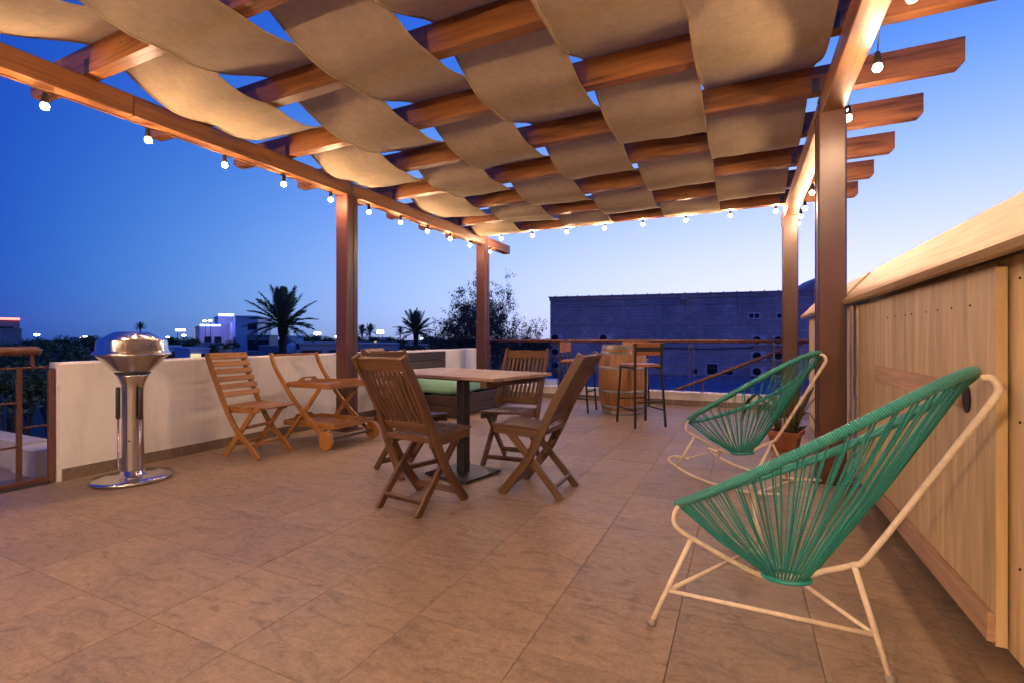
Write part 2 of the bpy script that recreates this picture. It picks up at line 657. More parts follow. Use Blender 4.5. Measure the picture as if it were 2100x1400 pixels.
_tm = {}
gx = [-1.565 + TS * k for k in range(-7, 7)]
gy = [1.06 + TS * k for k in range(-6, 17)]
nt_ = 0
for x in gx:
    for y in gy:
        x0, x1, y0, y1 = max(x, FX0), min(x + TS, FX1), max(y, FY0), min(y + TS, FY1)
        if x1 - x0 < 0.03 or y1 - y0 < 0.03:
            continue
        key = (round(x1 - x0 - 0.0020, 4), round(y1 - y0 - 0.0020, 4))
        if key not in _tm:
            _tm[key] = tile_mesh(key[0], key[1], M_tile)
        o = link('floor_tile', _tm[key], floor, ((x0 + x1) / 2, (y0 + y1) / 2, rnd.uniform(-0.0005, 0.0004)))
        nt_ += 1
base_b = MB().box((-1.9, 3.5, (GZ - 0.32) / 2), (5.6, 9.6, -0.32 - GZ)).build('terrace_building', M_plaster)
tag(base_b, 'white rendered house body carrying the roof terrace', 'building')

def skirting(parent, p0, p1, nrm):
    """row of skirting tiles from p0 to p1, proud of the wall along nrm"""
    p0, p1 = V(p0), V(p1)
    L = (p1 - p0).length
    n = max(1, round(L / TS))
    d = (p1 - p0) / n
    for i in range(n):
        a, b = p0 + d * i, p0 + d * (i + 1)
        e = d.normalized() * 0.0015
        bar('skirting_tile', a + e + V((0, 0, 0.045)) + V(nrm) * 0.005, b - e + V((0, 0, 0.045)) + V(nrm) * 0.005, 0.010, 0.088, M_skirt, parent, 0.0015)

# --- left parapet
pw = empty('parapet_wall', (-4.63, 4.8, 0), 0, 'chest-high white plastered parapet wall running behind the steel grill', 'wall')
m = MB()
ys = [1.80 + i * (8.02 - 1.80) / 24 for i in range(25)]
prof = lambda k: [(-0.08, -0.31), (0.08, -0.31), (0.08, 0.862 + k), (0.07, 0.876 + k), (-0.07, 0.876 + k), (-0.08, 0.862 + k)]
for i, y in enumerate(ys):
    k = 0.003 * math.sin(i * 1.7) + 0.002 * math.sin(i * 0.6)
    for a, b in prof(k):
        m.v.append(V((a, y - 4.8, b)))
for i in range(24):
    for j in range(6):
        j2 = (j + 1) % 6
        m.face((i * 6 + j, i * 6 + j2, (i + 1) * 6 + j2, (i + 1) * 6 + j))
m.face(range(6))
m.face(reversed(range(144, 150)))
m.build('wall_body', M_plaster, pw)
skirting(pw, (0.08, 1.81 - 4.8, 0), (0.08, 8.09 - 4.8, 0), (1, 0, 0))

# --- far low parapet
lw = empty('low_parapet_wall', (-1.6, 8.18, 0), 0, 'ankle-high cream parapet kerb under the far railing', 'wall')
MB().box((0, 0, -0.06), (6.2, 0.15, 0.50)).build('wall_body', M_plaster, lw)
MB().box((0, -0.002, 0.203), (6.2, 0.19, 0.022)).build('coping', M_plaster, lw)
skirting(lw, (-2.94, -0.075, 0), (2.39, -0.075, 0), (0, -1, 0))

# --- landing beyond the gate
landing = struct(MB().box((-6.3, 0.2, -0.10), (3.3, 3.2, 0.19)).build('landing', mk_tile('landing_tile', (0.22, 0.175, 0.145))))
lo = empty('landing_wall', (-5.9, 1.92, 0), 0, 'low white wall edging the landing outside the metal gate', 'wall')
M_dullwhite = plain('dulled_white', (0.36, 0.345, 0.335), 0.9, 0, 0.15, 4.0, 0.2)  # darker grey-white than the parapet plaster
MB().box((-0.35, 0, 0.0), (2.0, 0.18, 0.42)).build('wall_body', M_dullwhite, lo)
MB().box((0.86, -0.03, 0.0), (0.40, 0.24, 0.39)).build('end_block', M_dullwhite, lo)
# ================================================================ PERGOLA
RAFT_Y = [7.46 - 0.81 * k for k in range(12)]
POST_Y = [7.55, 4.27, 0.95, -2.35]
BX_L, BX_R = -4.15, 0.60
BZ0, BZ1, RZ1 = 2.706, 2.862, 3.052
pg = empty('pergola', (-1.78, 3.5, 0), 0, 'brown-stained timber pergola on square brown steel posts', 'pergola')
off = V((-1.78, 3.5, 0))
def rel(x, y, z):
    return V((x, y, z)) - off
# posts
bolt_me = MB().lathe([(0.0, 0.006), (0.009, 0.006), (0.009, 0.0)], 6).mesh('bolt', M_grey)
pm = MB().sweep([(0, 0, 0.012), (0, 0, 2.70)], 0.18, 0.18, 0.012, (0, 1, 0)).mesh('post', M_post)
for y in POST_Y:
    for x, sd in ((BX_L, 1), (BX_R, -1)):
        p = link('post', pm, pg, rel(x, y, 0))
        MB().box((0, 0, 0.006), (0.26, 0.26, 0.012)).build('base_plate', M_post, p)
        MB().box((0, 0, 2.703), (0.19, 0.19, 0.006)).build('cap_plate', M_post, p)
        for s_ in (-1, 1):
            MB().box((s_ * 0.0745, 0, BZ0 + 0.075), (0.005, 0.055, 0.146)).build('beam_bracket', M_grey, p)
            for zz in (0.035, 0.115):
                link('bolt', bolt_me, p, (s_ * 0.077, 0, BZ0 + zz), (0, s_ * R(90), 0))
        # weld seam
        bar('weld_seam', (sd * 0.0905, 0.012, 0.02), (sd * 0.0905, 0.012, 2.69), 0.004, 0.010, M_post, p, 0.001, (1, 0, 0))
# beams, in two lengths each with a lap splice
for x, y0, y1 in ((BX_L, 2.05, 8.52), (BX_L, -2.6, 2.042), (BX_R, 2.62, 8.15), (BX_R, -2.6, 2.612)):
    bar('beam', rel(x, y0, (BZ0 + BZ1) / 2), rel(x, y1, (BZ0 + BZ1) / 2), 0.138, BZ1 - BZ0, M_beam, pg, 0.005)
# rafters with clipped lower ends
X0, X1 = -4.85, 1.34
rm = None
for y in RAFT_Y:
    if rm is None:
        c_ = 0.028
        poly = [(X0 + c_, BZ1 + 0.001), (X1 - c_, BZ1 + 0.001), (X1, BZ1 + c_), (X1, RZ1), (X0, RZ1), (X0, BZ1 + c_)]
        mm = MB().prism([(a - off.x, b) for a, b in poly], -0.045, 0.045, 'y')
        uvs = []
        for fi, fc in enumerate(mm.f):   # grain along the length
            mm.uv[fi] = [(mm.v[i].x, mm.v[i].z + mm.v[i].y * 1.3) for i in fc]
        import bmesh
        rm = mm.mesh('rafter', M_rafter)
        b_ = bmesh.new(); b_.from_mesh(rm)
        bmesh.ops.recalc_face_normals(b_, faces=b_.faces)
        b_.to_mesh(rm); b_.free()
    r = link('rafter', rm, pg, (0, y - off.y, 0))
    for bx, s_ in ((BX_L, 1), (BX_R, -1)):
        hb = bx - off.x + s_ * 0.075
        MB().box((hb + s_ * 0.03, -0.048, BZ1 + 0.05), (0.05, 0.004, 0.10)).build('hanger', M_grey, r)

# ================================================================ SHADE CLOTH STRIPS
SX0, SW = -4.03, 0.752
names = ['beige canvas shade strip woven along the left beam', 'beige canvas shade strip second from the left beam',
         'beige canvas shade strip third from the left beam', 'beige canvas shade strip third from the right beam',
         'beige canvas shade strip second from the right beam', 'beige canvas shade strip woven along the right beam']
def cloth_z(i, y, xx):
    # piecewise between rafters
    k = (RAFT_Y[0] - y) / 0.81
    k0 = math.floor(k)
    t = k - k0
    def zk(q):
        return BZ1 - 0.008 if (i + q) % 2 == 0 else RZ1 + 0.008
    a, b = zk(k0), zk(k0 + 1)
    half = 0.052 / 0.81
    tt = min(1, max(0, (t - half) / (1 - 2 * half)))
    sagr = random.Random(i * 31 + k0 * 7).uniform(0.7, 1.5)
    loose = 1.0 + (0.9 if i == 0 else 0.35 if i == 1 else 0.0)
    s_ = tt * tt * (3 - 2 * tt) * 0.55 + tt * 0.45
    z = a + (b - a) * s_ - 0.042 * sagr * loose * math.sin(math.pi * tt) ** 1.0
    wr = 0.006 * math.sin(xx * 5.0 + k0 * 1.3 + i) * math.sin(math.pi * tt) * loose
    rq = random.Random(i * 57 + k0 * 13)
    tilt = rq.uniform(-0.022, 0.022) * loose
    wr += 0.0025 * math.sin(xx * 17 + y * 3 + i * 2) * math.sin(math.pi * tt)
    wr += tilt * (xx / SW - 0.5) * math.sin(math.pi * tt)
    # a few sharp creases fanning out from the rafters
    for _ in range(3):
        c0, sl, am = rq.uniform(0, SW), rq.uniform(-0.5, 0.5), rq.uniform(0.001, 0.0045)
        dd = (xx - c0 - sl * (tt - 0.5)) / 0.035
        wr -= am * math.exp(-dd * dd) * (0.35 + 0.65 * abs(2 * tt - 1)) * min(1, 8 * tt * (1 - tt))
    return z + wr
for i in range(6):
    x0 = SX0 + i * SW + 0.004
    x1 = x0 + SW - 0.008
    e = empty('shade_cloth', ((x0 + x1) / 2, 3.5, 2.95), 0, names[i], 'shade cloth', 'canvas strips woven through the rafters')
    o_ = V(((x0 + x1) / 2, 3.5, 2.95))
    NXs, NYs = 30, 260
    ya, yb = RAFT_Y[0] + 0.045, -1.3
    m = MB()
    for j in range(NYs + 1):
        y = ya + (yb - ya) * j / NYs
        wob = 0.006 * math.sin(y * 4 + i)
        for q in range(NXs + 1):
            xx = q / NXs
            m.v.append(V((x0 + (x1 - x0) * xx + wob, y, cloth_z(i, y, xx * SW))) - o_)
    for j in range(NYs):
        for q in range(NXs):
            a = j * (NXs + 1) + q
            yy0, yy1 = j / NYs * 8.8, (j + 1) / NYs * 8.8
            xa, xb = q / NXs * SW, (q + 1) / NXs * SW
            m.face((a, a + 1, a + NXs + 2, a + NXs + 1), [(xa, yy0), (xb, yy0), (xb, yy1), (xa, yy1)], True)
    m.build('canvas', M_canvas, e)
    for sd in (0, 1):
        pts = []
        for j in range(0, NYs + 1, 2):
            v = m.v[j * (NXs + 1) + sd * NXs]
            pts.append(v + V(((-1 if sd else 1) * 0.004, 0, -0.002)))
        MB().sweep(pts, 0.020, 0.005).build('hem', M_canvas, e)

# ================================================================ STRING LIGHTS
sock_me = MB().lathe([(0.0, 0.062), (0.011, 0.062), (0.015, 0.052), (0.018, 0.020), (0.021, 0.006), (0.023, -0.012), (0.019, -0.012), (0.010, 0.0), (0.0, 0.001)], 10).mesh('socket', M_cable)
bp = []
for q in range(9):
    a = math.pi * q / 8
    bp.append((0.027 * math.sin(a) if 0 < q < 8 else 0.0, -0.030 - 0.027 * math.cos(a)))
bulb_me = MB().lathe([(0.012, 0.0)] + [(0.0235 * math.sin(R(a)), -0.030 + 0.0235 * math.cos(R(a))) for a in (30, 60, 90, 120, 150, 180)], 10).mesh('bulb', M_bulb)
def string(label, pts, cordpts):
    p0 = V(pts[0])
    e = empty('string_lights', p0, 0, label, 'string lights')
    MB().tube([V(p) - p0 for p in cordpts], 0.0035, 5).build('cord', M_cable, e)
    for p in pts:
        s_ = link('socket', sock_me, e, V(p) - p0)
        link('bulb', bulb_me, s_, (0, 0, 0))
lp = [(BX_L + 0.01, 1.56 + 0.613 * k, 2.607 + 0.006 * k) for k in range(-5, 11)]
lp[-1] = (BX_L + 0.02, 7.78, 2.665)
cord = []
for a, b in zip(lp[:-1], lp[1:]):
    for t in (0, 0.25, 0.5, 0.75):
        cord.append((a[0], a[1] + (b[1] - a[1]) * t, 2.690 - (0.014 if t == 0 else 0.0)))
cord.append((lp[-1][0], lp[-1][1], lp[-1][2] + 0.06))
string('warm bulb string hanging under the left beam', lp, cord)
fp = [(x, 7.56, 2.832) for x in (-3.79, -3.20, -2.59, -1.96, -1.36, -0.74, -0.14, 0.43)]
cord = []
for a, b in zip(fp[:-1], fp[1:]):
    for t in (0, 0.25, 0.5, 0.75):
        cord.append((a[0] + (b[0] - a[0]) * t, 7.56, 2.895 + 0.012 * math.sin(math.pi * t)))
cord.append((fp[-1][0], 7.56, 2.895))
string('warm bulb string hanging along the farthest rafter', fp, cord)
RX = 0.712
rp = [(RX, y, z) for y, z in ((-1.60, 2.645), (-0.98, 2.645), (-0.35, 2.645), (0.28, 2.645), (0.90, 2.645), (1.52, 2.645), (2.16, 2.645), (2.80, 2.65), (3.43, 2.645), (4.27, 2.70), (4.88, 2.67), (5.58, 2.67), (6.28, 2.70), (6.95, 2.69), (7.42, 2.70), (7.78, 2.68))]
cord = []
for a, b in zip(rp[:-1], rp[1:]):
    for t in (0, 0.25, 0.5, 0.75):
        cord.append((RX - (0.0 if t == 0 else 0.022), a[1] + (b[1] - a[1]) * t, (a[2] + 0.062 if t == 0 else 2.80 - 0.02 * abs(2 * t - 1))))
cord.append((RX, rp[-1][1], rp[-1][2] + 0.062))
string('warm bulb string hanging along the outside of the right beam', rp, cord)

npts = [(x, -1.53, 2.832) for x in (-3.8, -3.2, -2.6, -2.0, -1.4, -0.8, -0.2, 0.4)]
cord = []
for a, b in zip(npts[:-1], npts[1:]):
    for t in (0, 0.25, 0.5, 0.75):
        cord.append((a[0] + (b[0] - a[0]) * t, -1.53, 2.895 + 0.012 * math.sin(math.pi * t)))
cord.append((npts[-1][0], -1.53, 2.895))
string('warm bulb string along the rafter behind the viewer', npts, cord)

# --- the house behind the viewer: wall, glazed door and two lit wall lanterns
hw = empty('house_wall', (-1.6, -2.72, 0), 0, 'white house wall with a glazed door behind the viewer', 'wall')
MB().box((-2.1, 0, 1.35), (2.4, 0.2, 3.3)).build('wall_body', M_plaster, hw)
MB().box((1.85, 0, 1.35), (2.1, 0.2, 3.3)).build('wall_body', M_plaster, hw)
MB().box((-0.05, 0, 2.6), (1.7, 0.2, 0.8)).build('lintel', M_plaster, hw)
for x in (-0.86, -0.05, 0.76):
    bar('door_frame', (x, 0, -0.0), (x, 0, 2.195), 0.06, 0.08, M_rust, hw, 0.003, (0, 1, 0))
for x in (-0.455, 0.355):
    MB().box((x, 0, 1.10), (0.745, 0.02, 2.18)).build('door_pane', plain('door_glass', (0.03, 0.03, 0.035), 0.08), hw)
M_opal = emit('lit_opal_glass', BULB_COL, LANTERN_STRENGTH)
for x, side in ((-1.35, 'left'), (0.65, 'right')):
    ln = empty('wall_lantern', (x, -2.62, 1.62), 0, 'round lit wall lantern on the house behind the viewer, on the %s of the door' % side, 'lantern')
    MB().box((0, 0.012, 0), (0.11, 0.022, 0.18)).build('back_plate', M_black, ln)
    MB().tube([(0, 0.02, 0.05), (0, 0.10, 0.07), (0, 0.12, 0.03)], 0.01, 8).build('arm', M_black, ln)
    MB().lathe([(0.0, 0.03), (0.05, 0.03), (0.055, 0.0), (0.0, 0.0)], 16, (0, 0.12, 0.0)).build('gallery', M_black, ln)
    MB().lathe([(0.09 * math.sin(R(q)), -0.085 + 0.09 * math.cos(R(q))) for q in range(30, 181, 15)], 16, (0, 0.12, 0.0)).build('globe', M_opal, ln)

# ================================================================ PINE FENCE AND GATE (right)
def plank_row(parent, x, y0, y1, z0, z1, wdt, mat, th=0.022, nm='plank', jig=0.002):
    n = max(1, round((y1 - y0) / wdt))
    d = (y1 - y0) / n
    for i in range(n):
        a = y0 + d * i + 0.0005
        b = y0 + d * (i + 1) - 0.0005
        xx = x + th / 2 + rnd.uniform(-jig, jig)
        bar(nm, (xx, (a + b) / 2, z0 + rnd.uniform(-0.003, 0.003)), (xx, (a + b) / 2, z1), b - a, th, mat, parent, 0.0010, (-1, 0, 0))
def nails(parent, pts):
    for i, (x, y, z) in enumerate(pts):
        bar('nail_head', (x + 0.001, y, z), (x - 0.0015, y, z), 0.008, 0.008, M_dark, parent, 0.002)
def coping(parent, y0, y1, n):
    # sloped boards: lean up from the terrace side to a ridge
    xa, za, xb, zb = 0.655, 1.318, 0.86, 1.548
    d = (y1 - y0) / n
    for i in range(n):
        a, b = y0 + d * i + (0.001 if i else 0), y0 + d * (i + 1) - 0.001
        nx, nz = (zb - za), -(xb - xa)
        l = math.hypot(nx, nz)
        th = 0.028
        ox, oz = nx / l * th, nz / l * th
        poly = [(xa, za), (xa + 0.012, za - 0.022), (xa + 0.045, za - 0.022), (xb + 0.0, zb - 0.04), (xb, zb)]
        MB().prism(poly, a, b, 'y').build('coping_board', M_dimpine, parent)
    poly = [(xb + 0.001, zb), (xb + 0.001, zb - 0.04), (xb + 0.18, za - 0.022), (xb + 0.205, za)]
    MB().prism(poly, y0, y1, 'y').build('coping_back', M_dimpine, parent)

fn = empty('pine_fence', (0, 0, 0), 0, 'pale pine board fence with sloped coping beside the near green chair', 'fence')
plank_row(fn, 0.790, -1.4, 2.60, 0.03, 1.315, 0.40, M_pine)
bar('header_board', (0.832, -1.4, 1.25), (0.832, 4.16, 1.25), 0.020, 0.17, M_pine, fn)
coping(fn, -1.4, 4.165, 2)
bar('light_stop_board', (0.830, -1.4, 0.066), (0.830, 4.16, 0.066), 0.016, 0.130, M_pine, fn)  # added board that stops sky light leaking in under the gate
bar('bottom_rail', (0.866, -1.4, 0.20), (0.866, 4.16, 0.20), 0.045, 0.09, M_pine, fn)
bar('top_rail', (0.85, -1.4, 1.15), (0.85, 4.16, 1.15), 0.045, 0.09, M_pine, fn)
for y in (-1.3, 0.3, 2.12, 4.12):
    bar('fence_post', (0.90, y, 0), (0.90, y, 1.30), 0.07, 0.07, M_pine, fn)
nails(fn, [(0.789, y, z) for y in (2.05, 1.93, 1.86, 1.72) for z in (0.33, 0.79, 1.24)])

gt = empty('pine_gate', (0, 0, 0), 0, 'flush pine plank gate with a horizontal ledge board in the fence', 'gate')
plank_row(gt, 0.752, 2.105, 4.155, 0.05, 1.285, 0.41, M_pine, 0.030)
bar('mid_ledge', (0.744, 2.36, 0.845), (0.744, 3.60, 0.845), 0.014, 0.092, M_ledge, gt, 0.002)
bar('bottom_ledge', (0.741, 2.11, 0.105), (0.741, 3.72, 0.105), 0.020, 0.095, M_ledge, gt, 0.002)
m = MB()
poly = [(2.325 + 0.034 * math.cos(R(a)), 0.832 + 0.052 * math.sin(R(a))) for a in range(-90, 271, 24)]
m.prism(poly[:-1], 0.7465, 0.7505, 'x').build('finger_hole', M_dark, gt)
nails(gt, [(0.751, y, 1.17) for y in (2.30, 2.47, 2.62, 2.76, 2.97, 3.07, 3.25, 3.4)] + [(0.740, y, 0.105) for y in (2.25, 2.55, 2.9, 3.3)])

ff = empty('pine_fence', (0, 0, 0), 0, 'short far length of pine fence behind the right steel post', 'fence')
plank_row(ff, 0.745, 4.40, 6.86, 0.02, 1.30, 0.19, M_pine)
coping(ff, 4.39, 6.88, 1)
bar('fence_post', (0.82, 6.80, 0), (0.82, 6.80, 1.30), 0.07, 0.07, M_pine, ff)
bar('fence_post', (0.82, 4.45, 0), (0.82, 4.45, 1.30), 0.07, 0.07, M_pine, ff)

# ================================================================ FAR RAILING, STAIR RAIL, LEFT GATE
rl = empty('terrace_railing', (0, 8.24, 0), 0, 'brown tube handrail with thin cables above the far kerb', 'railing')
MB().tube([(-4.45, 0, 1.015), (-1.8, 0, 1.015), (1.4, 0, 1.015)], 0.027, 12).build('handrail', M_rust, rl)
for x in (-4.40, -2.85, -0.72, 1.30):
    for dx in (-0.035, 0.035):
        bar('baluster', (x + dx, 0, 0.215), (x + dx, 0, 0.93), 0.008, 0.018, M_wire, rl, 0.002)
    bar('baluster_head', (x - 0.045, 0, 0.935), (x + 0.045, 0, 0.935), 0.022, 0.010, M_rust, rl, 0.002)
    bar('saddle', (x, 0, 0.94), (x, 0, 0.992), 0.012, 0.012, M_rust, rl, 0.002)
for z in (0.42, 0.60, 0.78):
    MB().tube([(-4.45, 0, z), (1.35, 0, z)], 0.0025, 5).build('cable', M_wire, rl)
sr = empty('stair_handrail', (-0.2, 9.0, 0), 0, 'sloping brown stair handrail descending beyond the far kerb', 'handrail')
MB().tube([(-2.6, 0, -0.62), (1.3, 0, 1.09)], 0.030, 10).build('handrail', M_rust, sr)
for x in (-1.9, -0.4, 1.1):
    zt = -0.62 + (x + 2.6) / 3.9 * 1.71
    bar('baluster', (x, 0, zt - 1.0), (x, 0, zt - 0.02), 0.022, 0.022, M_rust, sr)
stairs = MB()
for i in range(10):
    stairs.box((1.3 - 0.3 * i, 9.5, -0.2 - 0.17 * i - 0.6), (0.3, 1.0, 1.2))
struct(stairs.build('outdoor_steps', M_plaster))

gate = empty('metal_gate', (-4.62, 1.0, 0), 0, 'brown steel bar gate at the left end of the white parapet', 'gate')
MB().tube([(0, -1.6, 0.965), (0, 0.69, 0.965), (0, 0.715, 0.955)], [0.034, 0.034, 0.026], 12).build('handrail', M_rust, gate)
bar('gate_stile', (0, 0.60, 0.045), (0, 0.60, 0.84), 0.028, 0.028, M_rust, gate, 0.003, (0, 1, 0))
bar('gate_stile', (0, 0.775, 0.0), (0, 0.775, 0.835), 0.045, 0.030, M_rust, gate, 0.003, (0, 1, 0))
bar('neck', (0, 0.67, 0.845), (0, 0.67, 0.935), 0.020, 0.020, M_rust, gate, 0.002, (0, 1, 0))
bar('bottom_bar', (0, -1.6, 0.025), (0, 0.79, 0.025), 0.035, 0.035, M_rust, gate, 0.003)
for z in (0.29, 0.60, 0.845):
    bar('cross_bar', (0, -1.6, z), (0, 0.60 if z < 0.8 else 0.76, z), 0.014, 0.014, M_rust, gate, 0.002)
bar('latch', (0, 0.61, 0.42), (0, 0.77, 0.42), 0.012, 0.012, M_rust, gate, 0.002)

# ================================================================ FOLDING CHAIRS
def dark_chair():
    e = empty('folding_chair')
    W = 0.195
    stile = smooth_path([(0.205, 0.0), (0.125, 0.10), (0.02, 0.235), (-0.075, 0.41), (-0.165, 0.60), (-0.275, 0.80), (-0.365, 0.95)], 3)
    stile = [(0, p.x, p.y) for p in [V((a[0], a[1], 0)) for a in stile]]
    leg = [(0, -0.215, 0.0), (0, -0.13, 0.10), (0, 0.0, 0.245), (0, 0.17, 0.425)]
    for s_ in (-1, 1):
        MB().sweep([(s_ * W, p[1], p[2]) for p in stile], 0.026, 0.058, 0.004, (0, 1, 0.3)).build('stile', M_teak, e)
        MB().sweep([(s_ * (W - 0.032), p[1], p[2]) for p in leg], 0.024, 0.048, 0.004, (0, 1, 0.3)).build('leg', M_teak, e)
        bar('seat_rail', (s_ * (W - 0.03 + 0.001), -0.10, 0.415), (s_ * (W - 0.03 + 0.001), 0.275, 0.435), 0.024, 0.058, M_teak, e, 0.004)
        m = MB().lathe([(0, 0.004), (0.008, 0.004), (0.008, 0)], 8)
        m.v = [V((s_ * (W + 0.013 + q.z), 0.013 + q.x, 0.245 + q.y)) for q in m.v]
        m.build('pivot_bolt', M_grey, e)
    def back(z):   # y on the stile line
        for p, q in zip(stile[:-1], stile[1:]):
            if p[2] <= z <= q[2]:
                t = (z - p[2]) / (q[2] - p[2])
                return p[1] + (q[1] - p[1]) * t
        return stile[-1][1]
    MB().sweep([(-W + 0.013, back(0.905), 0.905), (0, back(0.905) - 0.012, 0.908), (W - 0.013, back(0.905), 0.905)], 0.022, 0.085, 0.003, (0, -0.48, 0.87)).build('top_rail', M_teak, e)
    bar('lower_rail', (-W + 0.013, back(0.515), 0.515), (W - 0.013, back(0.515), 0.515), 0.022, 0.060, M_teak, e, 0.003, (0, -0.45, 0.9))
    bar('back_stretcher', (-W + 0.013, back(0.455) - 0.015, 0.440), (W - 0.013, back(0.455) - 0.015, 0.440), 0.024, 0.036, M_teak, e, 0.003)
    n = 9
    sl = None
    for i in range(n):
        x = (i - (n - 1) / 2) * 0.0385
        if sl is None:
            pts = [(0, back(z) + 0.020 * math.sin(math.pi * (z - 0.54) / 0.33) * -1, z) for z in (0.54, 0.61, 0.68, 0.75, 0.82, 0.87)]
            sl = MB().sweep(pts, 0.022, 0.012, 0.002, (0, 1, 0.4)).mesh('back_slat', M_teak)
        link('back_slat', sl, e, (x, 0, 0))
    bar('front_rail', (-W + 0.02, 0.262, 0.462), (W - 0.02, 0.262, 0.462), 0.060, 0.018, M_teak, e, 0.003)
    for i in range(8):
        x = (i - 3.5) * 0.040
        bar('seat_slat', (x, -0.095, 0.448), (x, 0.228, 0.460), 0.029, 0.014, M_teak, e, 0.002)
    bar('rear_seat_rail', (-W + 0.045, -0.105, 0.432), (W - 0.045, -0.105, 0.432), 0.030, 0.022, M_teak, e, 0.002)
    bar('front_stretcher', (-W + 0.013, 0.150, 0.068), (W - 0.013, 0.150, 0.068), 0.020, 0.040, M_teak, e, 0.003, (0, 0.6, 0.8))
    bar('rear_stretcher', (-W + 0.045, -0.155, 0.072), (W - 0.045, -0.155, 0.072), 0.020, 0.040, M_teak, e, 0.003, (0, -0.6, 0.8))
    return e
dc = dark_chair()
dspots = [((-1.855, 2.56), R(-7), 'dark slatted folding chair nearest the camera, its back turned to us'),
          ((-2.42, 3.16), R(-108), 'dark folding chair at the cart end of the table, behind the nearest chair'),
          ((-1.275, 3.15), R(90), 'dark folding chair side-on at the table end toward the green chairs'),
          ((-1.76, 3.74), R(180 + 4), 'dark folding chair on the far side of the table, facing us')]
for i, ((x, y), rz, lab) in enumerate(dspots):
    o = dc if i == 0 else copy_tree(dc)
    o.location = (x, y, 0)
    o.rotation_euler = (0, 0, rz)
    tag(o, lab, 'chair', 'dark folding chairs around the table')

def light_chair():
    e = empty('folding_chair')
    W = 0.19
    stile = smooth_path([(0.205, 0.0), (0.09, 0.12), (-0.04, 0.245), (-0.16, 0.43), (-0.265, 0.64), (-0.335, 0.79), (-0.385, 0.915)], 3)
    stile = [(0, p.x, p.y) for p in [V((a[0], a[1], 0)) for a in stile]]
    leg = [(0, -0.205, 0.0), (0, -0.12, 0.11), (0, 0.0, 0.26), (0, 0.125, 0.42)]
    for s_ in (-1, 1):
        MB().sweep([(s_ * W, p[1], p[2]) for p in stile], 0.022, 0.050, 0.004, (0, 1, 0.3)).build('stile', M_acacia, e)
        MB().sweep([(s_ * (W - 0.028), p[1], p[2]) for p in leg], 0.022, 0.046, 0.004, (0, 1, 0.3)).build('leg', M_acacia, e)
        bar('seat_rail', (s_ * (W - 0.028), -0.16, 0.415), (s_ * (W - 0.028), 0.175, 0.428), 0.022, 0.050, M_acacia, e, 0.004)
    def back(z):
        for p, q in zip(stile[:-1], stile[1:]):
            if p[2] <= z <= q[2]:
                t = (z - p[2]) / (q[2] - p[2])
                return p[1] + (q[1] - p[1]) * t
        return stile[-1][1]
    for i in range(6):
        z = 0.545 + i * 0.067
        hh = 0.048 if i < 5 else 0.062
        z += 0.006 if i == 5 else 0
        bar('back_slat', (-W - 0.012, back(z) + 0.036, z + 0.01), (W + 0.012, back(z) + 0.036, z + 0.01), 0.014, hh, M_acacia, e, 0.003, (0, -0.42, 0.9))
    for i in range(7):
        y = -0.165 + i * 0.068
        w_ = W + 0.006 - (0.0 if i < 4 else 0.012 * (i - 3))
        zz = 0.452 - 0.006 * math.sin(math.pi * i / 6) + (0 if i < 6 else -0.006)
        bar('seat_slat', (-w_, y, zz), (w_, y, zz), 0.054, 0.015, M_acacia, e, 0.003)
    bar('front_stretcher', (-W + 0.011, 0.10, 0.112), (W - 0.011, 0.10, 0.112), 0.022, 0.022, M_acacia, e, 0.004)
    bar('rear_stretcher', (-W + 0.04, -0.125, 0.105), (W - 0.04, -0.125, 0.105), 0.022, 0.022, M_acacia, e, 0.004)
    bar('pivot_board', (-W + 0.04, 0.005, 0.262), (W - 0.04, 0.005, 0.262), 0.075, 0.016, M_acacia, e, 0.003)
    return e
lc = light_chair()
lc.location = (-4.02, 3.02, 0)
lc.rotation_euler = (0, 0, R(-82))
tag(lc, 'honey-coloured slatted folding chair standing alone between grill and cart', 'chair', 'honey-coloured folding chairs by the parapet')
l2 = copy_tree(lc)
l2.location = (-4.10, 5.08, 0)
l2.rotation_euler = (0, 0, R(-88))
tag(l2, 'honey-coloured slatted folding chair behind the cart and steel post, mostly hidden', 'chair', 'honey-coloured folding chairs by the parapet')

# ================================================================ TABLE
tb = empty('pedestal_table', (-1.958, 3.245, 0), -0.186, 'slatted wooden table top on a black pedestal with square foot', 'table')
TZ = 0.795
for i in range(7):
    y = (i - 3) * 0.105
    dl = 0.004 * math.sin(i * 2.1)
    bar('top_slat', (-0.585 + dl, y, TZ - 0.012), (0.585 + dl, y, TZ - 0.012), 0.094, 0.022, M_tabletop, tb, 0.003)
for x in (-0.49, 0.49):
    bar('batten', (x, -0.35, TZ - 0.046), (x, 0.35, TZ - 0.046), 0.055, 0.045, M_teak, tb, 0.004)
bar('spine_bar', (-0.46, 0, TZ - 0.046), (0.46, 0, TZ - 0.046), 0.06, 0.045, M_black, tb, 0.003)
bar('column', (0, 0, 0.016), (0, 0, TZ - 0.07), 0.075, 0.075, M_black, tb, 0.004, (0, 1, 0))
MB().sweep([(0, 0, 0.012), (0, 0, 0.024)], 0.42, 0.42, 0.004, (0, 1, 0)).build('foot_plate', M_black, tb)
for x in (-0.18, 0.18):
    for y in (-0.18, 0.18):
        MB().lathe([(0.0, 0.0), (0.014, 0.0), (0.014, 0.013), (0.0, 0.013)], 10, (x, y, 0)).build('glide', M_black, tb)
MB().lathe([(0.0, 0.0), (0.005, 0.0), (0.005, 0.02), (0.012, 0.026), (0.005, 0.032), (0.009, 0.04), (0.0, 0.042)], 8, (-0.06, 0.14, 0.024)).build('levelling_knob', M_rust, tb)

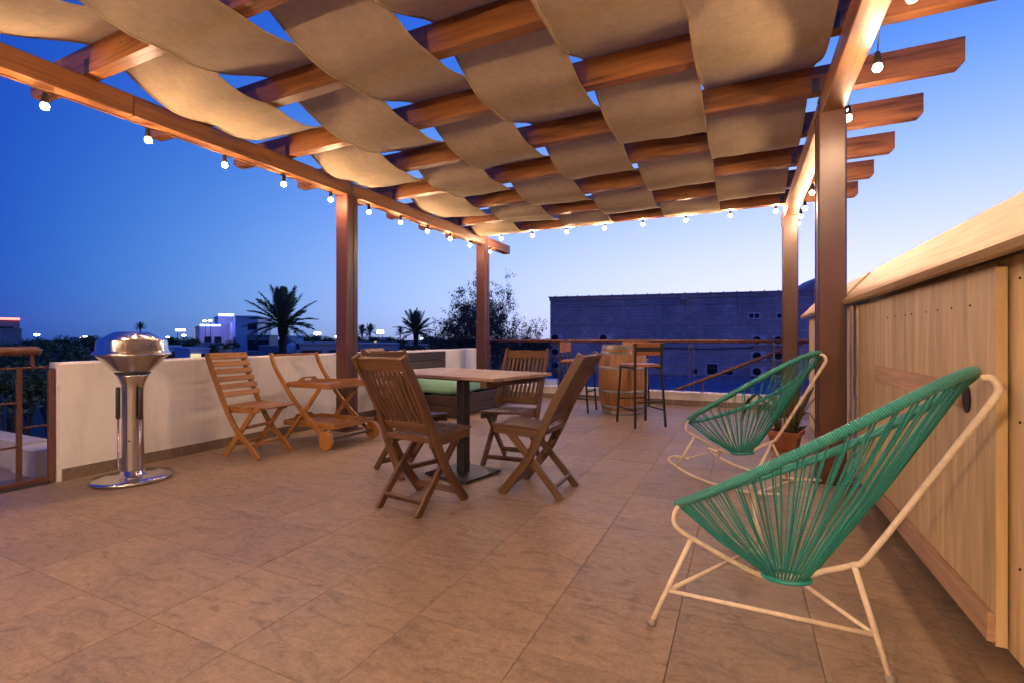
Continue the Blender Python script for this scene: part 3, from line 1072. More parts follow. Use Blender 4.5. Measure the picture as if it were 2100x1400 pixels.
# ================================================================ TROLLEY
ct = empty('serving_cart', (-3.86, 3.70, 0), 0, 'wooden serving cart with two round wheels beside the parapet', 'cart')
def ring_stile(sy):
    pts = smooth_path([(-0.475, 0.0, 0.905), (-0.455, 0, 0.84), (-0.41, 0, 0.755), (-0.30, 0, 0.615), (-0.12, 0, 0.42), (0.10, 0, 0.235), (0.31, 0, 0.085)], 3)
    MB().sweep([(p.x, sy, p.z) for p in pts], 0.026, 0.042, 0.004, (1, 0, 0.6)).build('handle_stile', M_acacia, ct)
    MB().sweep([(-0.345, sy * 0.9, 0.0), (-0.22, sy * 0.9, 0.15), (0.02, sy * 0.9, 0.40), (0.165, sy * 0.9, 0.57)], 0.024, 0.040, 0.004, (1, 0, 0.6)).build('leg', M_acacia, ct)
    w_ = empty('wheel', (0.31, sy * 1.09, 0.09))
    w_.parent = ct
    m = MB().lathe([(0.0, -0.016), (0.082, -0.016), (0.089, -0.010), (0.089, 0.010), (0.082, 0.016), (0.0, 0.016)], 28)
    m.v = [V((q.x, q.z, q.y)) for q in m.v]
    for fi, fc in enumerate(m.f):
        m.uv[fi] = [(m.v[i].z, m.v[i].x) for i in fc]
        m.sm[fi] = False
    m.build('disc', M_acacia, w_)
    m = MB().lathe([(0.0, 0.022), (0.006, 0.021), (0.010, 0.016)], 10)
    m.v = [V((q.x, math.copysign(q.z, sy), q.y)) for q in m.v]
    m.build('hub_bolt', M_steel, w_)
for sy in (-0.29, 0.29):
    ring_stile(sy)
bar('axle', (0.31, -0.30, 0.09), (0.31, 0.30, 0.09), 0.02, 0.02, M_grey, ct)
bar('handle_bar', (-0.468, -0.277, 0.885), (-0.468, 0.277, 0.885), 0.022, 0.022, M_acacia, ct, 0.005)
def tray(z, x0, x1, hy, name):
    t_ = empty(name, (0, 0, z))
    t_.parent = ct
    n = 6
    for i in range(n):
        y = -hy + (i + 0.5) * 2 * hy / n
        bar('tray_slat', (x0, y, 0.0), (x1, y, 0.0), 2 * hy / n - 0.004, 0.012, M_acacia, t_, 0.002)
    for sy in (-1, 1):
        bar('tray_side', (x0 - 0.012, sy * (hy + 0.008), 0.010), (x1 + 0.012, sy * (hy + 0.008), 0.010), 0.016, 0.050, M_acacia, t_, 0.003)
    # raised ends with a hand slot
    for xe in (x0 - 0.008, x1 + 0.008):
        out = [(-hy, -0.015), (hy, -0.015), (hy, 0.035), (0.13, 0.040), (0.085, 0.072), (-0.085, 0.072), (-0.13, 0.040), (-hy, 0.035)]
        slot = [(-0.05, 0.035), (0.05, 0.035), (0.05, 0.056), (-0.05, 0.056)]
        m = MB()
        for t in (-0.007, 0.007):
            for a, b in out + slot:
                m.v.append(V((xe + t, a, b)))
        O, I = list(range(8)), list(range(8, 12))
        quads = [(0, 1, 9, 8), (1, 2, 3, 9), (3, 4, 10, 9), (4, 5, 11, 10), (5, 6, 8, 11), (6, 7, 0, 8)]
        for q in quads:
            m.face(q, [(m.v[i].y, m.v[i].z) for i in q])
            m.face(tuple(i + 12 for i in reversed(q)), [(m.v[i].y, m.v[i].z) for i in reversed(q)])
        for L_ in (O, I):
            for i in range(len(L_)):
                a, b = L_[i], L_[(i + 1) % len(L_)]
                m.face((a, b, b + 12, a + 12))
        m.build('tray_end', M_acacia, t_)
tray(0.585, -0.27, 0.30, 0.25, 'upper_tray')
tray(0.20, -0.33, 0.33, 0.235, 'lower_tray')

# ================================================================ PEDESTAL GRILL
gr = empty('pedestal_grill', (-4.12, 2.06, 0), 0, 'polished stainless steel pedestal charcoal grill on a round foot', 'grill')
SEG = 48
KR = 0.84
kl = lambda pr: [(r * KR, z) for r, z in pr]
MB().lathe(kl([(0.0, 0.0), (0.285, 0.0), (0.300, 0.010), (0.300, 0.022), (0.288, 0.032), (0.20, 0.045), (0.092, 0.052), (0.085, 0.075), (0.0, 0.075)]), SEG).build('foot', M_steel, gr)
MB().lathe(kl([(0.080, 0.070), (0.082, 0.12), (0.079, 0.66), (0.083, 0.70), (0.098, 0.74), (0.116, 0.775), (0.120, 0.79), (0.0, 0.79)]), SEG).build('column', M_steel, gr)
MB().lathe(kl([(0.126, 0.790), (0.130, 0.796), (0.130, 0.803), (0.0, 0.803)]), SEG).build('neck_ring', M_black, gr)
MB().lathe(kl([(0.118, 0.804), (0.135, 0.810), (0.15, 0.825), (0.245, 0.915), (0.262, 0.930), (0.262, 0.936), (0.0, 0.936)]), SEG).build('bowl', M_steel, gr)
MB().lathe(kl([(0.284, 0.934), (0.286, 0.941), (0.272, 0.955), (0.266, 0.961), (0.262, 0.965), (0.253, 1.032), (0.248, 1.041), (0.138, 1.098), (0.128, 1.102), (0.0, 1.103)]), SEG).build('lid', M_steel, gr)
for a in (R(-128), R(2)):
    dx, dy = math.cos(a), math.sin(a)
    p = lambda r, z: (r * dx * KR, r * dy * KR, z)
    h_ = MB().tube([p(0.078, 0.08), p(0.104, 0.09), p(0.104, 0.50)], 0.007, 8).build('support_rod', M_steel, gr)
    MB().tube([p(0.106, 0.46), p(0.106, 0.47), p(0.106, 0.685), p(0.106, 0.695)], [0.011, 0.015, 0.015, 0.011], 12).build('grip', M_black, gr)
MB().lathe([(0.0, 0.004), (0.006, 0.003), (0.007, 0)], 8).build('vent_hole', M_dark, gr, (0.048, -0.048, 0.30), (R(90), 0, R(45)))

# ================================================================ DAYBED
db = empty('daybed', (-3.97, 6.28, 0), 0, 'low dark wooden daybed with a mint green mattress against the parapet', 'daybed')
for i, z in enumerate((0.025, 0.165)):
    bar('side_board', (0.56, -0.83, z + 0.065), (0.56, 0.83, z + 0.065), 0.03, 0.132, M_bed, db, 0.003)
    bar('side_board', (-0.53, -0.83, z + 0.065), (-0.53, 0.83, z + 0.065), 0.03, 0.132, M_bed, db, 0.003)
    bar('end_board', (-0.512, -0.815, z + 0.065), (0.543, -0.815, z + 0.065), 0.03, 0.132, M_bed, db, 0.003)
    bar('end_board', (-0.512, 0.815, z + 0.065), (0.543, 0.815, z + 0.065), 0.03, 0.132, M_bed, db, 0.003)
bar('back_board', (-0.548, -0.75, 0.575), (-0.548, 0.60, 0.575), 0.04, 0.26, M_bed, db, 0.004)
bar('back_board', (-0.548, -0.75, 0.78), (-0.548, 0.60, 0.78), 0.04, 0.135, M_bed, db, 0.004)
def cushion(sx, sy, sz, n=14, sag=0.02, seed=1):
    m = MB()
    rr = random.Random(seed)
    ph = [rr.uniform(0, 6) for _ in range(8)]
    def f(u, v, top):
        # superellipse-ish pillow
        ex = (1 - abs(u) ** 8) ** 0.35 if abs(u) < 1 else 0
        ey = (1 - abs(v) ** 8) ** 0.35 if abs(v) < 1 else 0
        z = sz * 0.5 * ex * ey
        z += 0.006 * math.sin(u * 5 + ph[0] + v * 3) * ex * ey + 0.004 * math.sin(v * 9 + ph[1] - u * 6)
        return z if top else -z
    K = n
    ids = {}
    for top in (1, 0):
        for i in range(K + 1):
            for j in range(K + 1):
                def wv(t): return math.copysign(1 - (1 - abs(t)) ** 2.2, t)
                u, v = wv(2 * i / K - 1), wv(2 * j / K - 1)
                if not top and (i in (0, K) or j in (0, K)):
                    ids[(top, i, j)] = ids[(1, i, j)]
                    continue
                ids[(top, i, j)] = len(m.v)
                m.v.append(V((u * sx / 2, v * sy / 2, f(u, v, top))))
    for top in (1, 0):
        for i in range(K):
            for j in range(K):
                q = [ids[(top, i, j)], ids[(top, i + 1, j)], ids[(top, i + 1, j + 1)], ids[(top, i, j + 1)]]
                m.face(q if top else list(reversed(q)), None, True)
    return m
cushion(1.06, 1.60, 0.27, 18).build('mattress', M_mint, db, (0.015, 0, 0.415))

# ================================================================ BARREL
br = empty('wine_barrel', (-1.54, 6.98, 0), R(5), 'upright oak wine barrel with grey metal hoops used as bar table', 'barrel')
BH = 0.965
def bR(z):
    t = (z / BH) * 2 - 1
    return 0.285 + 0.068 * (1 - t * t)
NS = 22
for i in range(NS):
    a0, a1 = 2 * math.pi * i / NS + 0.006, 2 * math.pi * (i + 1) / NS - 0.006
    m = MB()
    zs = [BH * k / 8 for k in range(9)]
    jj = rnd.uniform(-0.0012, 0.0012)
    prof = [(bR(z) + jj, z) for z in zs] + [(bR(z) - 0.025, z) for z in reversed(zs)]
    m.lathe(prof + [prof[0]], 2, (0, 0, 0), a0, a1, True)
    m.build('stave', M_oak, br)
for z0, z1 in ((0.0, 0.055), (0.085, 0.125), (0.30, 0.345), (0.63, 0.675), (0.835, 0.875), (0.905, 0.967)):
    zs = [z0, z1]
    MB().lathe([(bR(z0) + 0.003, z0), (bR(z1) + 0.003, z1), (bR(z1) - 0.004, z1 + 0.0005), (bR(z0) - 0.004, z0 - 0.0005), (bR(z0) + 0.003, z0)], 44).build('hoop', M_zinc, br)
for i in range(6):
    y0, y1 = -0.264 + i * 0.088, -0.264 + (i + 1) * 0.088
    yy = max(abs(y0), abs(y1))
    xx = math.sqrt(max(0.003, 0.262 ** 2 - min(yy, 0.26) ** 2))
    bar('head_board', (-xx, (y0 + y1) / 2, BH - 0.02), (xx, (y0 + y1) / 2, BH - 0.02), 0.086, 0.016, M_oak, br, 0.002)

# ================================================================ BAR STOOLS
def stool():
    e = empty('bar_stool')
    b0, b1 = 0.20, 0.175
    SH = 0.74
    # faces +Y; backrest at -Y
    for sx in (-1, 1):
        bar('leg', (sx * b0, 0.24, 0), (sx * b1, 0.19, SH - 0.03), 0.024, 0.024, M_black, e, 0.002, (0, 1, 0))
        MB().sweep([(sx * b0, -0.24, 0), (sx * b1, -0.185, SH - 0.03), (sx * b1, -0.205, 1.0)], 0.024, 0.024, 0.002, (0, 1, 0)).build('leg', M_black, e)
        bar('side_stretcher', (sx * 0.193, -0.225, 0.20), (sx * 0.193, 0.225, 0.20), 0.018, 0.018, M_black, e, 0.002)
        bar('seat_bar', (sx * b1, -0.18, SH - 0.035), (sx * b1, 0.19, SH - 0.035), 0.022, 0.022, M_black, e, 0.002)
    bar('front_stretcher', (-0.19, 0.222, 0.30), (0.19, 0.222, 0.30), 0.018, 0.018, M_black, e, 0.002)
    bar('rear_stretcher', (-0.19, -0.222, 0.30), (0.19, -0.222, 0.30), 0.018, 0.018, M_black, e, 0.002)
    bar('seat_bar', (-b1, 0.19, SH - 0.035), (b1, 0.19, SH - 0.035), 0.022, 0.022, M_black, e, 0.002)
    MB().sweep([(0, 0.215, SH - 0.007), (0, -0.17, SH - 0.007)], 0.40, 0.032, 0.006).build('seat', M_seatwood, e)
    MB().sweep([(-0.20, -0.176, 0.93), (0, -0.186, 0.93), (0.20, -0.176, 0.93)], 0.022, 0.145, 0.004).build('backrest', M_seatwood, e)
    bar('back_bar', (-b1, -0.2, 0.93), (b1, -0.2, 0.93), 0.012, 0.055, M_black, e, 0.002)
    return e
st = stool()
for i, (x, y, rz, lab) in enumerate([(-1.125, 6.09, R(39), 'metal bar stool in front of the barrel with its wooden back to us'),
                                     (-2.20, 6.88, R(-92), 'metal bar stool side-on beside the barrel on the table side'),
                                     (-1.50, 7.53, R(180), 'metal bar stool half hidden behind the barrel')]):
    o = st if i == 0 else copy_tree(st)
    o.location = (x, y, 0)
    o.rotation_euler = (0, 0, rz)
    tag(o, lab, 'bar stool', 'bar stools around the barrel')

# ================================================================ ACAPULCO CHAIRS
def egg(n, k=0.0):
    out = []
    for i in range(n):
        t = 2 * math.pi * i / n
        s_ = 0.375 - 0.432 * math.cos(t)             # 0 = front, pi = back
        lat = 0.385 * math.sin(t) * (1 - 0.16 * (0.5 - 0.5 * math.cos(t)) ** 1.2 + 0.0)
        z = 0.405 + 0.665 * s_ + 0.020 * math.cos(2 * t)
        out.append(V((s_, lat, z)))
    return out
def acapulco(name, rocker=False):
    e = empty(name)
    crnd = random.Random(5 + rocker)
    ring = egg(96)
    MB().tube(ring, 0.0148, 12, closed=True).build('seat_ring', M_wrap, e)
    hub = V((0.30, 0, 0.195))
    bot = []
    nb = 46
    for i in range(nb):
        t = 2 * math.pi * (i + 0.5) / nb
        bot.append(V((0.315 - 0.075 * math.cos(t), 0.055 * math.sin(t), 0.212 - 0.012 * math.cos(t))))
    # cords: pairs from the ring to the small bottom hoop
    rg = egg(nb)
    m = MB()
    for i in range(nb):
        p = rg[i]
        q = bot[i]
        jt = crnd.uniform(0.18, 0.42)
        p2 = rg[(i + 1) % nb] * jt + p * (1 - jt)
        for a, b in ((p, q), (p2, q + V((0.002, 0.003, 0.002)))):
            mid = a * 0.5 + b * 0.5 + V((crnd.uniform(-0.003, 0.003), crnd.uniform(-0.003, 0.003), -0.012 - crnd.uniform(0, 0.008)))
            m.tube([a + V((0, 0, -0.006)), mid, b], 0.0027, 5, False)
    cd = m.build('cord_web', M_cord, e)
    cd['kind'] = 'stuff'
    # inner cord runs along the underside of the ring, in short lengths
    ri = egg(200)
    cen = V((0.40, 0, 0.66))
    ri = [p + (cen - p).normalized() * 0.030 + V((0, 0, -0.010)) for p in ri]
    for k in range(25):
        MB().tube(ri[k * 8:k * 8 + 7], 0.0075, 7).build('edge_cord', M_wrap, e)
    MB().tube([V((0.315 - 0.078 * math.cos(2 * math.pi * i / 24), 0.058 * math.sin(2 * math.pi * i / 24), 0.203 - 0.012 * math.cos(2 * math.pi * i / 24))) for i in range(24)], 0.008, 8, closed=True).build('hub_ring', M_cord, e)
    TR = 0.0092
    # rear arm
    MB().tube(smooth_path([(0.24, 0, 0.182), (0.34, 0, 0.205), (0.44, 0, 0.272), (0.525, 0, 0.325), (0.57, 0, 0.375), (0.76, 0, 0.725), (0.838, 0, 0.868), (0.858, 0, 0.915), (0.845, 0, 0.945), (0.825, 0, 0.945)], 4), TR, 10).build('rear_arm', M_cream, e)
    fa = lambda s_: smooth_path([(0.064, s_ * 0.266, 0.442), (0.046, s_ * 0.272, 0.400), (0.055, s_ * 0.264, 0.352), (0.12, s_ * 0.18, 0.285), (0.21, s_ * 0.055, 0.200), (0.25, s_ * 0.012, 0.182), (0.32, 0, 0.196)], 4)
    for s_ in (-1, 1):
        MB().tube(fa(s_), TR, 10).build('front_arm', M_cream, e)
    def foot(p, par):
        MB().lathe([(0.0, 0.0), (0.015, 0.0), (0.0165, 0.012), (0.013, 0.024), (0.0, 0.026)], 12, p).build('foot_cap', M_cap, par)
    if not rocker:
        tops = [(V((0.085, -0.225, 0.315)), V((0.005, -0.35, 0.0))), (V((0.085, 0.225, 0.315)), V((0.005, 0.35, 0.0))), (V((0.527, 0, 0.32)), V((0.622, 0, 0.0)))]
        lg = []
        for a, b in tops:
            l_ = MB().tube([a, b + V((0, 0, 0.012))], TR, 10).build('leg', M_cream, e)
            foot(b, l_)
            lg.append((a, b))
        pt = lambda k, t: lg[k][0].lerp(lg[k][1], t)
        MB().tube([pt(0, 0.60), pt(2, 0.60)], 0.0075, 8).build('stretcher', M_cream, e)
        MB().tube([pt(1, 0.60), pt(2, 0.60)], 0.0075, 8).build('stretcher', M_cream, e)
        MB().tube([pt(0, 0.60), pt(1, 0.60)], 0.0075, 8).build('stretcher', M_cream, e)
    else:
        for s_ in (-1, 1):
            y = s_ * 0.27
            run = smooth_path([(0.02, y * 0.72, 0.125), (-0.075, y * 0.80, 0.130), (-0.115, y * 0.98, 0.110), (-0.06, y, 0.075), (0.06, y, 0.035), (0.22, y, 0.0105), (0.40, y, 0.0105), (0.56, y, 0.022), (0.72, y, 0.055)], 5)
            MB().tube(run, 0.0095, 8).build('runner', M_cream, e)
            MB().tube([(0.085, s_ * 0.225, 0.315), (-0.03, y * 0.99, 0.068)], TR, 8).build('leg', M_cream, e)
            MB().tube([(0.527, 0, 0.32), (0.50, y, 0.018)], 0.0085, 8).build('leg', M_cream, e)
        MB().tube([(0.00, -0.2, 0.127), (0.00, 0.2, 0.127)], 0.007, 8).build('stretcher', M_cream, e)
        MB().tube([(0.56, -0.27, 0.022), (0.56, 0.27, 0.022)], 0.007, 8).build('stretcher', M_cream, e)
    return e
AX = math.atan2(-0.49, 0.87)
a1 = acapulco('cord_lounge_chair')
a1.location = (-0.13, 2.135, 0)
a1.rotation_euler = (0, 0, AX)
tag(a1, 'large green cord lounge chair on three cream tube legs, nearest to us', 'chair', 'green cord chairs along the fence')
a2 = acapulco('cord_rocking_chair', True)
e_ = V((math.cos(AX), math.sin(AX), 0))
l_ = V((-math.sin(AX), math.cos(AX), 0))
p2 = V((0.1, 3.87, 0)) - e_ * 0.47 + l_ * 0.06
a2.location = p2
a2.rotation_euler = (0, 0, AX)
a2.scale = (1.04, 1.04, 1.0)
tag(a2, 'green cord rocking chair on curved cream runners near the planter', 'chair', 'green cord chairs along the fence')

# ================================================================ PLANTER
pt_ = empty('terracotta_planter', (0.385, 5.32, 0), R(-14), 'square terracotta planter beside the right steel post', 'planter')
def frust(b, t, z0, z1):
    return [(-b[0], -b[1], z0), (b[0], -b[1], z0), (b[0], b[1], z0), (-b[0], b[1], z0), (-t[0], -t[1], z1), (t[0], -t[1], z1), (t[0], t[1], z1), (-t[0], t[1], z1)]
def frustmesh(b, t, z0, z1):
    m = MB()
    m.v = [V(p) for p in frust(b, t, z0, z1)]
    for q in ((0, 3, 2, 1), (4, 5, 6, 7), (0, 1, 5, 4), (1, 2, 6, 5), (2, 3, 7, 6), (3, 0, 4, 7)):
        m.face(q)
    return m
frustmesh((0.095, 0.12), (0.12, 0.15), 0.0, 0.145).build('pot_body', M_terracotta, pt_)
rim = MB()
for x, y, sx, sy in ((0, -0.15, 0.28, 0.024), (0, 0.15, 0.28, 0.024), (-0.128, 0, 0.024, 0.276), (0.128, 0, 0.024, 0.276)):
    rim.box((x, y, 0.163), (sx, sy, 0.038))
rim.build('rim', M_terracotta, pt_)
MB().box((0, 0, 0.152), (0.23, 0.275, 0.012)).build('soil', M_soil, pt_)
def mk_leaf(name, c1, c2):
    t = NT(name)
    tc = t.n('ShaderNodeTexCoord')
    n = t.noise(t.mapping(tc.outputs['UV'], (26, 3, 1)), 1.0, 4, 0.6, 1.5)
    t.color(t.ramp(n, [(0.38, c1), (0.55, c2), (0.7, mul(c2, 1.4))]))
    t.val('Roughness', 0.5)
    return t.m
M_snake = mk_leaf('snake_plant_leaf', (0.045, 0.060, 0.018), (0.12, 0.125, 0.038))
M_dry = mk_leaf('dry_leaf', (0.07, 0.045, 0.02), (0.15, 0.095, 0.035))
M_darkleaf = mk_leaf('dark_leaf', (0.018, 0.022, 0.012), (0.035, 0.038, 0.018))
sp = empty('snake_plant', (0.385, 5.32, 0.155), 0, 'tall snake plant with upright banded leaves growing in the terracotta planter', 'plant')
def leaf(parent, pts, wmax, mat, nm='leaf', fold=0.25):
    pts = smooth_path(pts, 4)
    n = len(pts)
    m = MB()
    side = V((math.cos(rnd.uniform(0, 6)), math.sin(rnd.uniform(0, 6)), 0))
    for i, p in enumerate(pts):
        t = i / (n - 1)
        w_ = wmax * (0.55 + 0.9 * t) * (1 - t ** 3.2) if t < 1 else 0.0
        tan = (pts[min(i + 1, n - 1)] - pts[max(i - 1, 0)]).normalized()
        s_ = (side - tan * side.dot(tan)).normalized()
        nr = tan.cross(s_)
        tw = s_ * math.cos(t * 0.7) + nr * math.sin(t * 0.7)
        nr = tan.cross(tw)
        for a, b in ((-1, fold), (0, -0.05), (1, fold), (0, -0.05 - 0.12 * (1 - t))):
            m.v.append(p + tw * (a * w_) + nr * (b * w_))
    for i in range(n - 1):
        for j in range(4):
            j2 = (j + 1) % 4
            m.face((i * 4 + j, i * 4 + j2, (i + 1) * 4 + j2, (i + 1) * 4 + j), [(i / n, j / 4), (i / n, (j + 1) / 4), ((i + 1) / n, (j + 1) / 4), ((i + 1) / n, j / 4)], True)
    m.face((3, 2, 1, 0))
    return m.build(nm, mat, parent)
for (x, y, dx, dy, h_) in ((-0.075, -0.06, -0.03, 0.0, 0.92), (-0.04, 0.00, 0.02, 0.02, 0.66), (0.02, -0.05, 0.03, 0.0, 0.56), (0.05, 0.02, 0.06, 0.0, 0.58),
                           (0.0, 0.06, 0.0, 0.03, 0.50), (0.07, -0.04, 0.16, -0.02, 0.46), (0.03, 0.04, 0.12, 0.02, 0.42), (-0.06, 0.05, -0.03, 0.02, 0.48),
                           (0.08, 0.05, 0.22, 0.0, 0.40), (-0.02, -0.07, 0.0, -0.02, 0.38), (0.05, -0.07, 0.05, -0.03, 0.44)):
    leaf(sp, [(x, y, -0.01), (x + dx * 0.25, y + dy * 0.3, h_ * 0.35), (x + dx * 0.6, y + dy * 0.6, h_ * 0.7), (x + dx, y + dy, h_)], 0.026, M_snake)
for pts, w_ in (([(-0.06, 0, 0), (-0.16, -0.02, 0.26), (-0.24, -0.03, 0.36), (-0.33, -0.06, 0.30), (-0.37, -0.08, 0.17), (-0.40, -0.10, 0.06)], 0.026),
               ([(-0.05, 0.02, 0), (-0.13, 0.0, 0.24), (-0.17, 0.0, 0.28), (-0.23, -0.02, 0.20), (-0.25, -0.03, 0.06)], 0.020),
               ([(-0.05, 0.02, 0), (-0.09, 0.06, 0.24), (-0.12, 0.10, 0.34), (-0.14, 0.10, 0.22)], 0.018)):
    leaf(sp, pts, w_, M_dry, 'dry_leaf', 0.5)
for pts, w_ in (([(0.08, 0, 0), (0.13, 0, 0.16), (0.19, 0, 0.20), (0.24, -0.02, 0.10), (0.285, -0.04, -0.10)], 0.011),
               ([(0.07, -0.06, 0), (0.11, -0.09, 0.08), (0.15, -0.11, 0.07)], 0.020), ([(0.07, -0.08, 0), (0.10, -0.10, 0.05), (0.17, -0.10, 0.10)], 0.016)):
    leaf(sp, pts, w_, M_darkleaf, 'drooping_leaf', 0.3)
#@@BACKGROUND
# ================================================================ BACKGROUND: WAREHOUSE WITH LEAN-TO ROOF
WL, WR = V((-10.96, 28.8, 0)), V((1.85, 30.6, 0))
WD = (WR - WL).normalized()
WN = V((WD.y, -WD.x, 0))                 # towards the terrace
def onfac(u, v, off_=0.0):
    """distance along the facade and height for a photo position"""
    k = (u - CX) / F_PX
    r = V((cyaw * k - syaw, syaw * k + cyaw, 0))
    a = WL + WN * off_
    det = r.x * -WD.y + WD.x * r.y
    d = (a.x * -WD.y + WD.x * a.y) / det
    p = r * d
    return (p - a).dot(WD), CAM_H - (v - CY) * d / F_PX
def mk_block():
    t = NT('grey_block_wall')
    tc = t.n('ShaderNodeTexCoord')
    bk = t.n('ShaderNodeTexBrick')
    bk.inputs['Scale'].default_value = 1.0
    bk.inputs['Brick Width'].default_value = 0.40
    bk.inputs['Row Height'].default_value = 0.20
    bk.inputs['Mortar Size'].default_value = 0.012
    bk.inputs['Color1'].default_value = (0.56, 0.53, 0.50, 1)
    bk.inputs['Color2'].default_value = (0.45, 0.42, 0.40, 1)
    bk.inputs['Mortar'].default_value = (0.28, 0.27, 0.265, 1)
    sx = t.n('ShaderNodeSeparateXYZ')
    t.l(tc.outputs['Object'], sx.inputs[0])
    cb = t.n('ShaderNodeCombineXYZ')
    t.l(sx.outputs[0], cb.inputs[0])
    t.l(sx.outputs[2], cb.inputs[1])
    t.l(cb.outputs[0], bk.inputs['Vector'])
    n = t.noise(t.mapping(tc.outputs['Object'], (1, 1, 0.5), False), 0.8, 5, 0.6)
    t.color(t.mix(bk.outputs['Color'], t.ramp(n, [(0.3, 0.72), (0.7, 1.18)]), 1.0, 'MULTIPLY'))
    t.val('Roughness', 0.9)
    t.bump(bk.outputs['Fac'], -0.4, 0.01)
    return t.m
M_block = mk_block()
M_conc = plain('grey_concrete', (0.44, 0.415, 0.40), 0.9, 0, 0.2, 3.0, 0.2)
M_flash = plain('dull_metal_sheet', (0.34, 0.34, 0.35), 0.5, 0.3, 0.2, 2.0)
M_roofmetal = plain('blue_grey_roof_sheet', (0.30, 0.34, 0.42), 0.5, 0.15, 0.15, 0.8)
M_glass = plain('dark_window_glass', (0.02, 0.025, 0.035), 0.15)
M_white = plain('white_paint', (0.68, 0.67, 0.66), 0.7, 0, 0.08, 2.0)
M_acw = plain('white_metal_case', (0.62, 0.62, 0.62), 0.5, 0, 0.1, 4.0)
wh = empty('warehouse', WL, math.atan2(WD.y, WD.x), 'long dark grey concrete-block warehouse behind the far railing', 'building')
LW = 24.0
TOPZ = 3.65
MB().box((LW / 2, 7.5, (TOPZ + GZ) / 2), (LW, 15, TOPZ - GZ)).build('wall', M_block, wh)
MB().box((LW / 2, 7.45, TOPZ + 0.03), (LW + 0.2, 15.2, 0.06)).build('roof', M_flash, wh)
MB().box((LW / 2, -0.03, TOPZ - 0.10), (LW + 0.1, 0.06, 0.20)).build('flashing', M_flash, wh)
MB().box((LW / 2, -0.02, TOPZ - 0.52), (LW, 0.04, 0.10)).build('string_course', M_conc, wh)
for i in range(34):
    MB().box((0.35 + i * 0.7, -0.02, TOPZ + 0.085), (0.07, 0.05, 0.05)).build('roof_clip', M_flash, wh)
for z in (1.95, -0.35):
    MB().box((LW / 2, -0.012, z), (LW, 0.024, 0.24)).build('bond_beam', M_conc, wh)
for s_ in (0.2, 4.2, 6.6, 8.9, 12.2, 15.5):
    MB().box((s_, -0.018, (TOPZ + GZ) / 2 - 0.3), (0.34, 0.036, TOPZ - GZ - 0.6)).build('pier', M_conc, wh)
def facbox(name, u0, u1, v0, v1, dep, mat, parent=wh, out=0.0):
    a, z0 = onfac(u0, v1)
    b, z1 = onfac(u1, v0)
    return MB().box(((a + b) / 2, -dep / 2 - out, (z0 + z1) / 2), (b - a, dep, z1 - z0)).build(name, mat, parent)
def facwindow(u0, u1, v0, v1, panes, nm='window'):
    a, z0 = onfac(u0, v1)
    b, z1 = onfac(u1, v0)
    fr = 0.07
    w_ = facbox(nm, u0, u1, v0, v1, 0.05, M_glass)
    for (x0, x1, y0, y1) in ((a, b, z1 - fr, z1), (a, b, z0, z0 + fr), (a, a + fr, z0 + fr, z1 - fr), (b - fr, b, z0 + fr, z1 - fr)):
        MB().box(((x0 + x1) / 2, -0.055, (y0 + y1) / 2), (x1 - x0, 0.06, y1 - y0)).build('frame', M_white, w_)
    for i in range(1, panes):
        x = a + (b - a) * i / panes
        MB().box((x, -0.055, (z0 + z1) / 2), (0.05, 0.058, z1 - z0 - 2 * fr)).build('mullion', M_white, w_)
facwindow(1533, 1559, 641, 655, 2)
facwindow(1590, 1617, 641, 655, 2)
facwindow(1447, 1474, 743, 771, 1)
facbox('opening', 1421, 1441, 756, 767, 0.03, M_dark)
facbox('opening', 1476, 1502, 760, 770, 0.03, M_dark)
facbox('rain_hopper', 1396, 1414, 606, 616, 0.30, M_flash)
facbox('downpipe', 1407, 1414, 617, 648, 0.16, M_flash)
facbox('downpipe', 1512, 1520, 608, 642, 0.16, M_flash)
a, z0 = onfac(1329, 712)
b, _ = onfac(1545, 712)
MB().tube([(a, -0.05, z0), ((a + b) / 2, -0.05, z0 - 0.07), (b, -0.05, z0)], 0.03, 5).build('cable', M_cable, wh)
a, z0 = onfac(1634, 594)
b, z1 = onfac(1725, 562)
MB().prism([(a, TOPZ), (b, TOPZ), (b, z1), (a + (b - a) * 0.62, z1), (a + (b - a) * 0.42, z0 + (z1 - z0) * 0.62), (a + (b - a) * 0.36, z0 + (z1 - z0) * 0.5)], 0.3, 4.0, 'y').build('raised_gable', M_conc, wh)
acp = None
spots = [(1543, 1569, v0, v1) for v0, v1 in ((693, 708), (725, 739), (757, 771))] + [(1587, 1613, v0, v1) for v0, v1 in ((693, 708), (725, 739), (757, 771))] + \
        [(1131, 1152, v0, v1) for v0, v1 in ((689, 702), (717, 730), (744, 757))] + [(1230, 1251, 690, 703)]
pos_lab = ['top', 'middle', 'bottom']
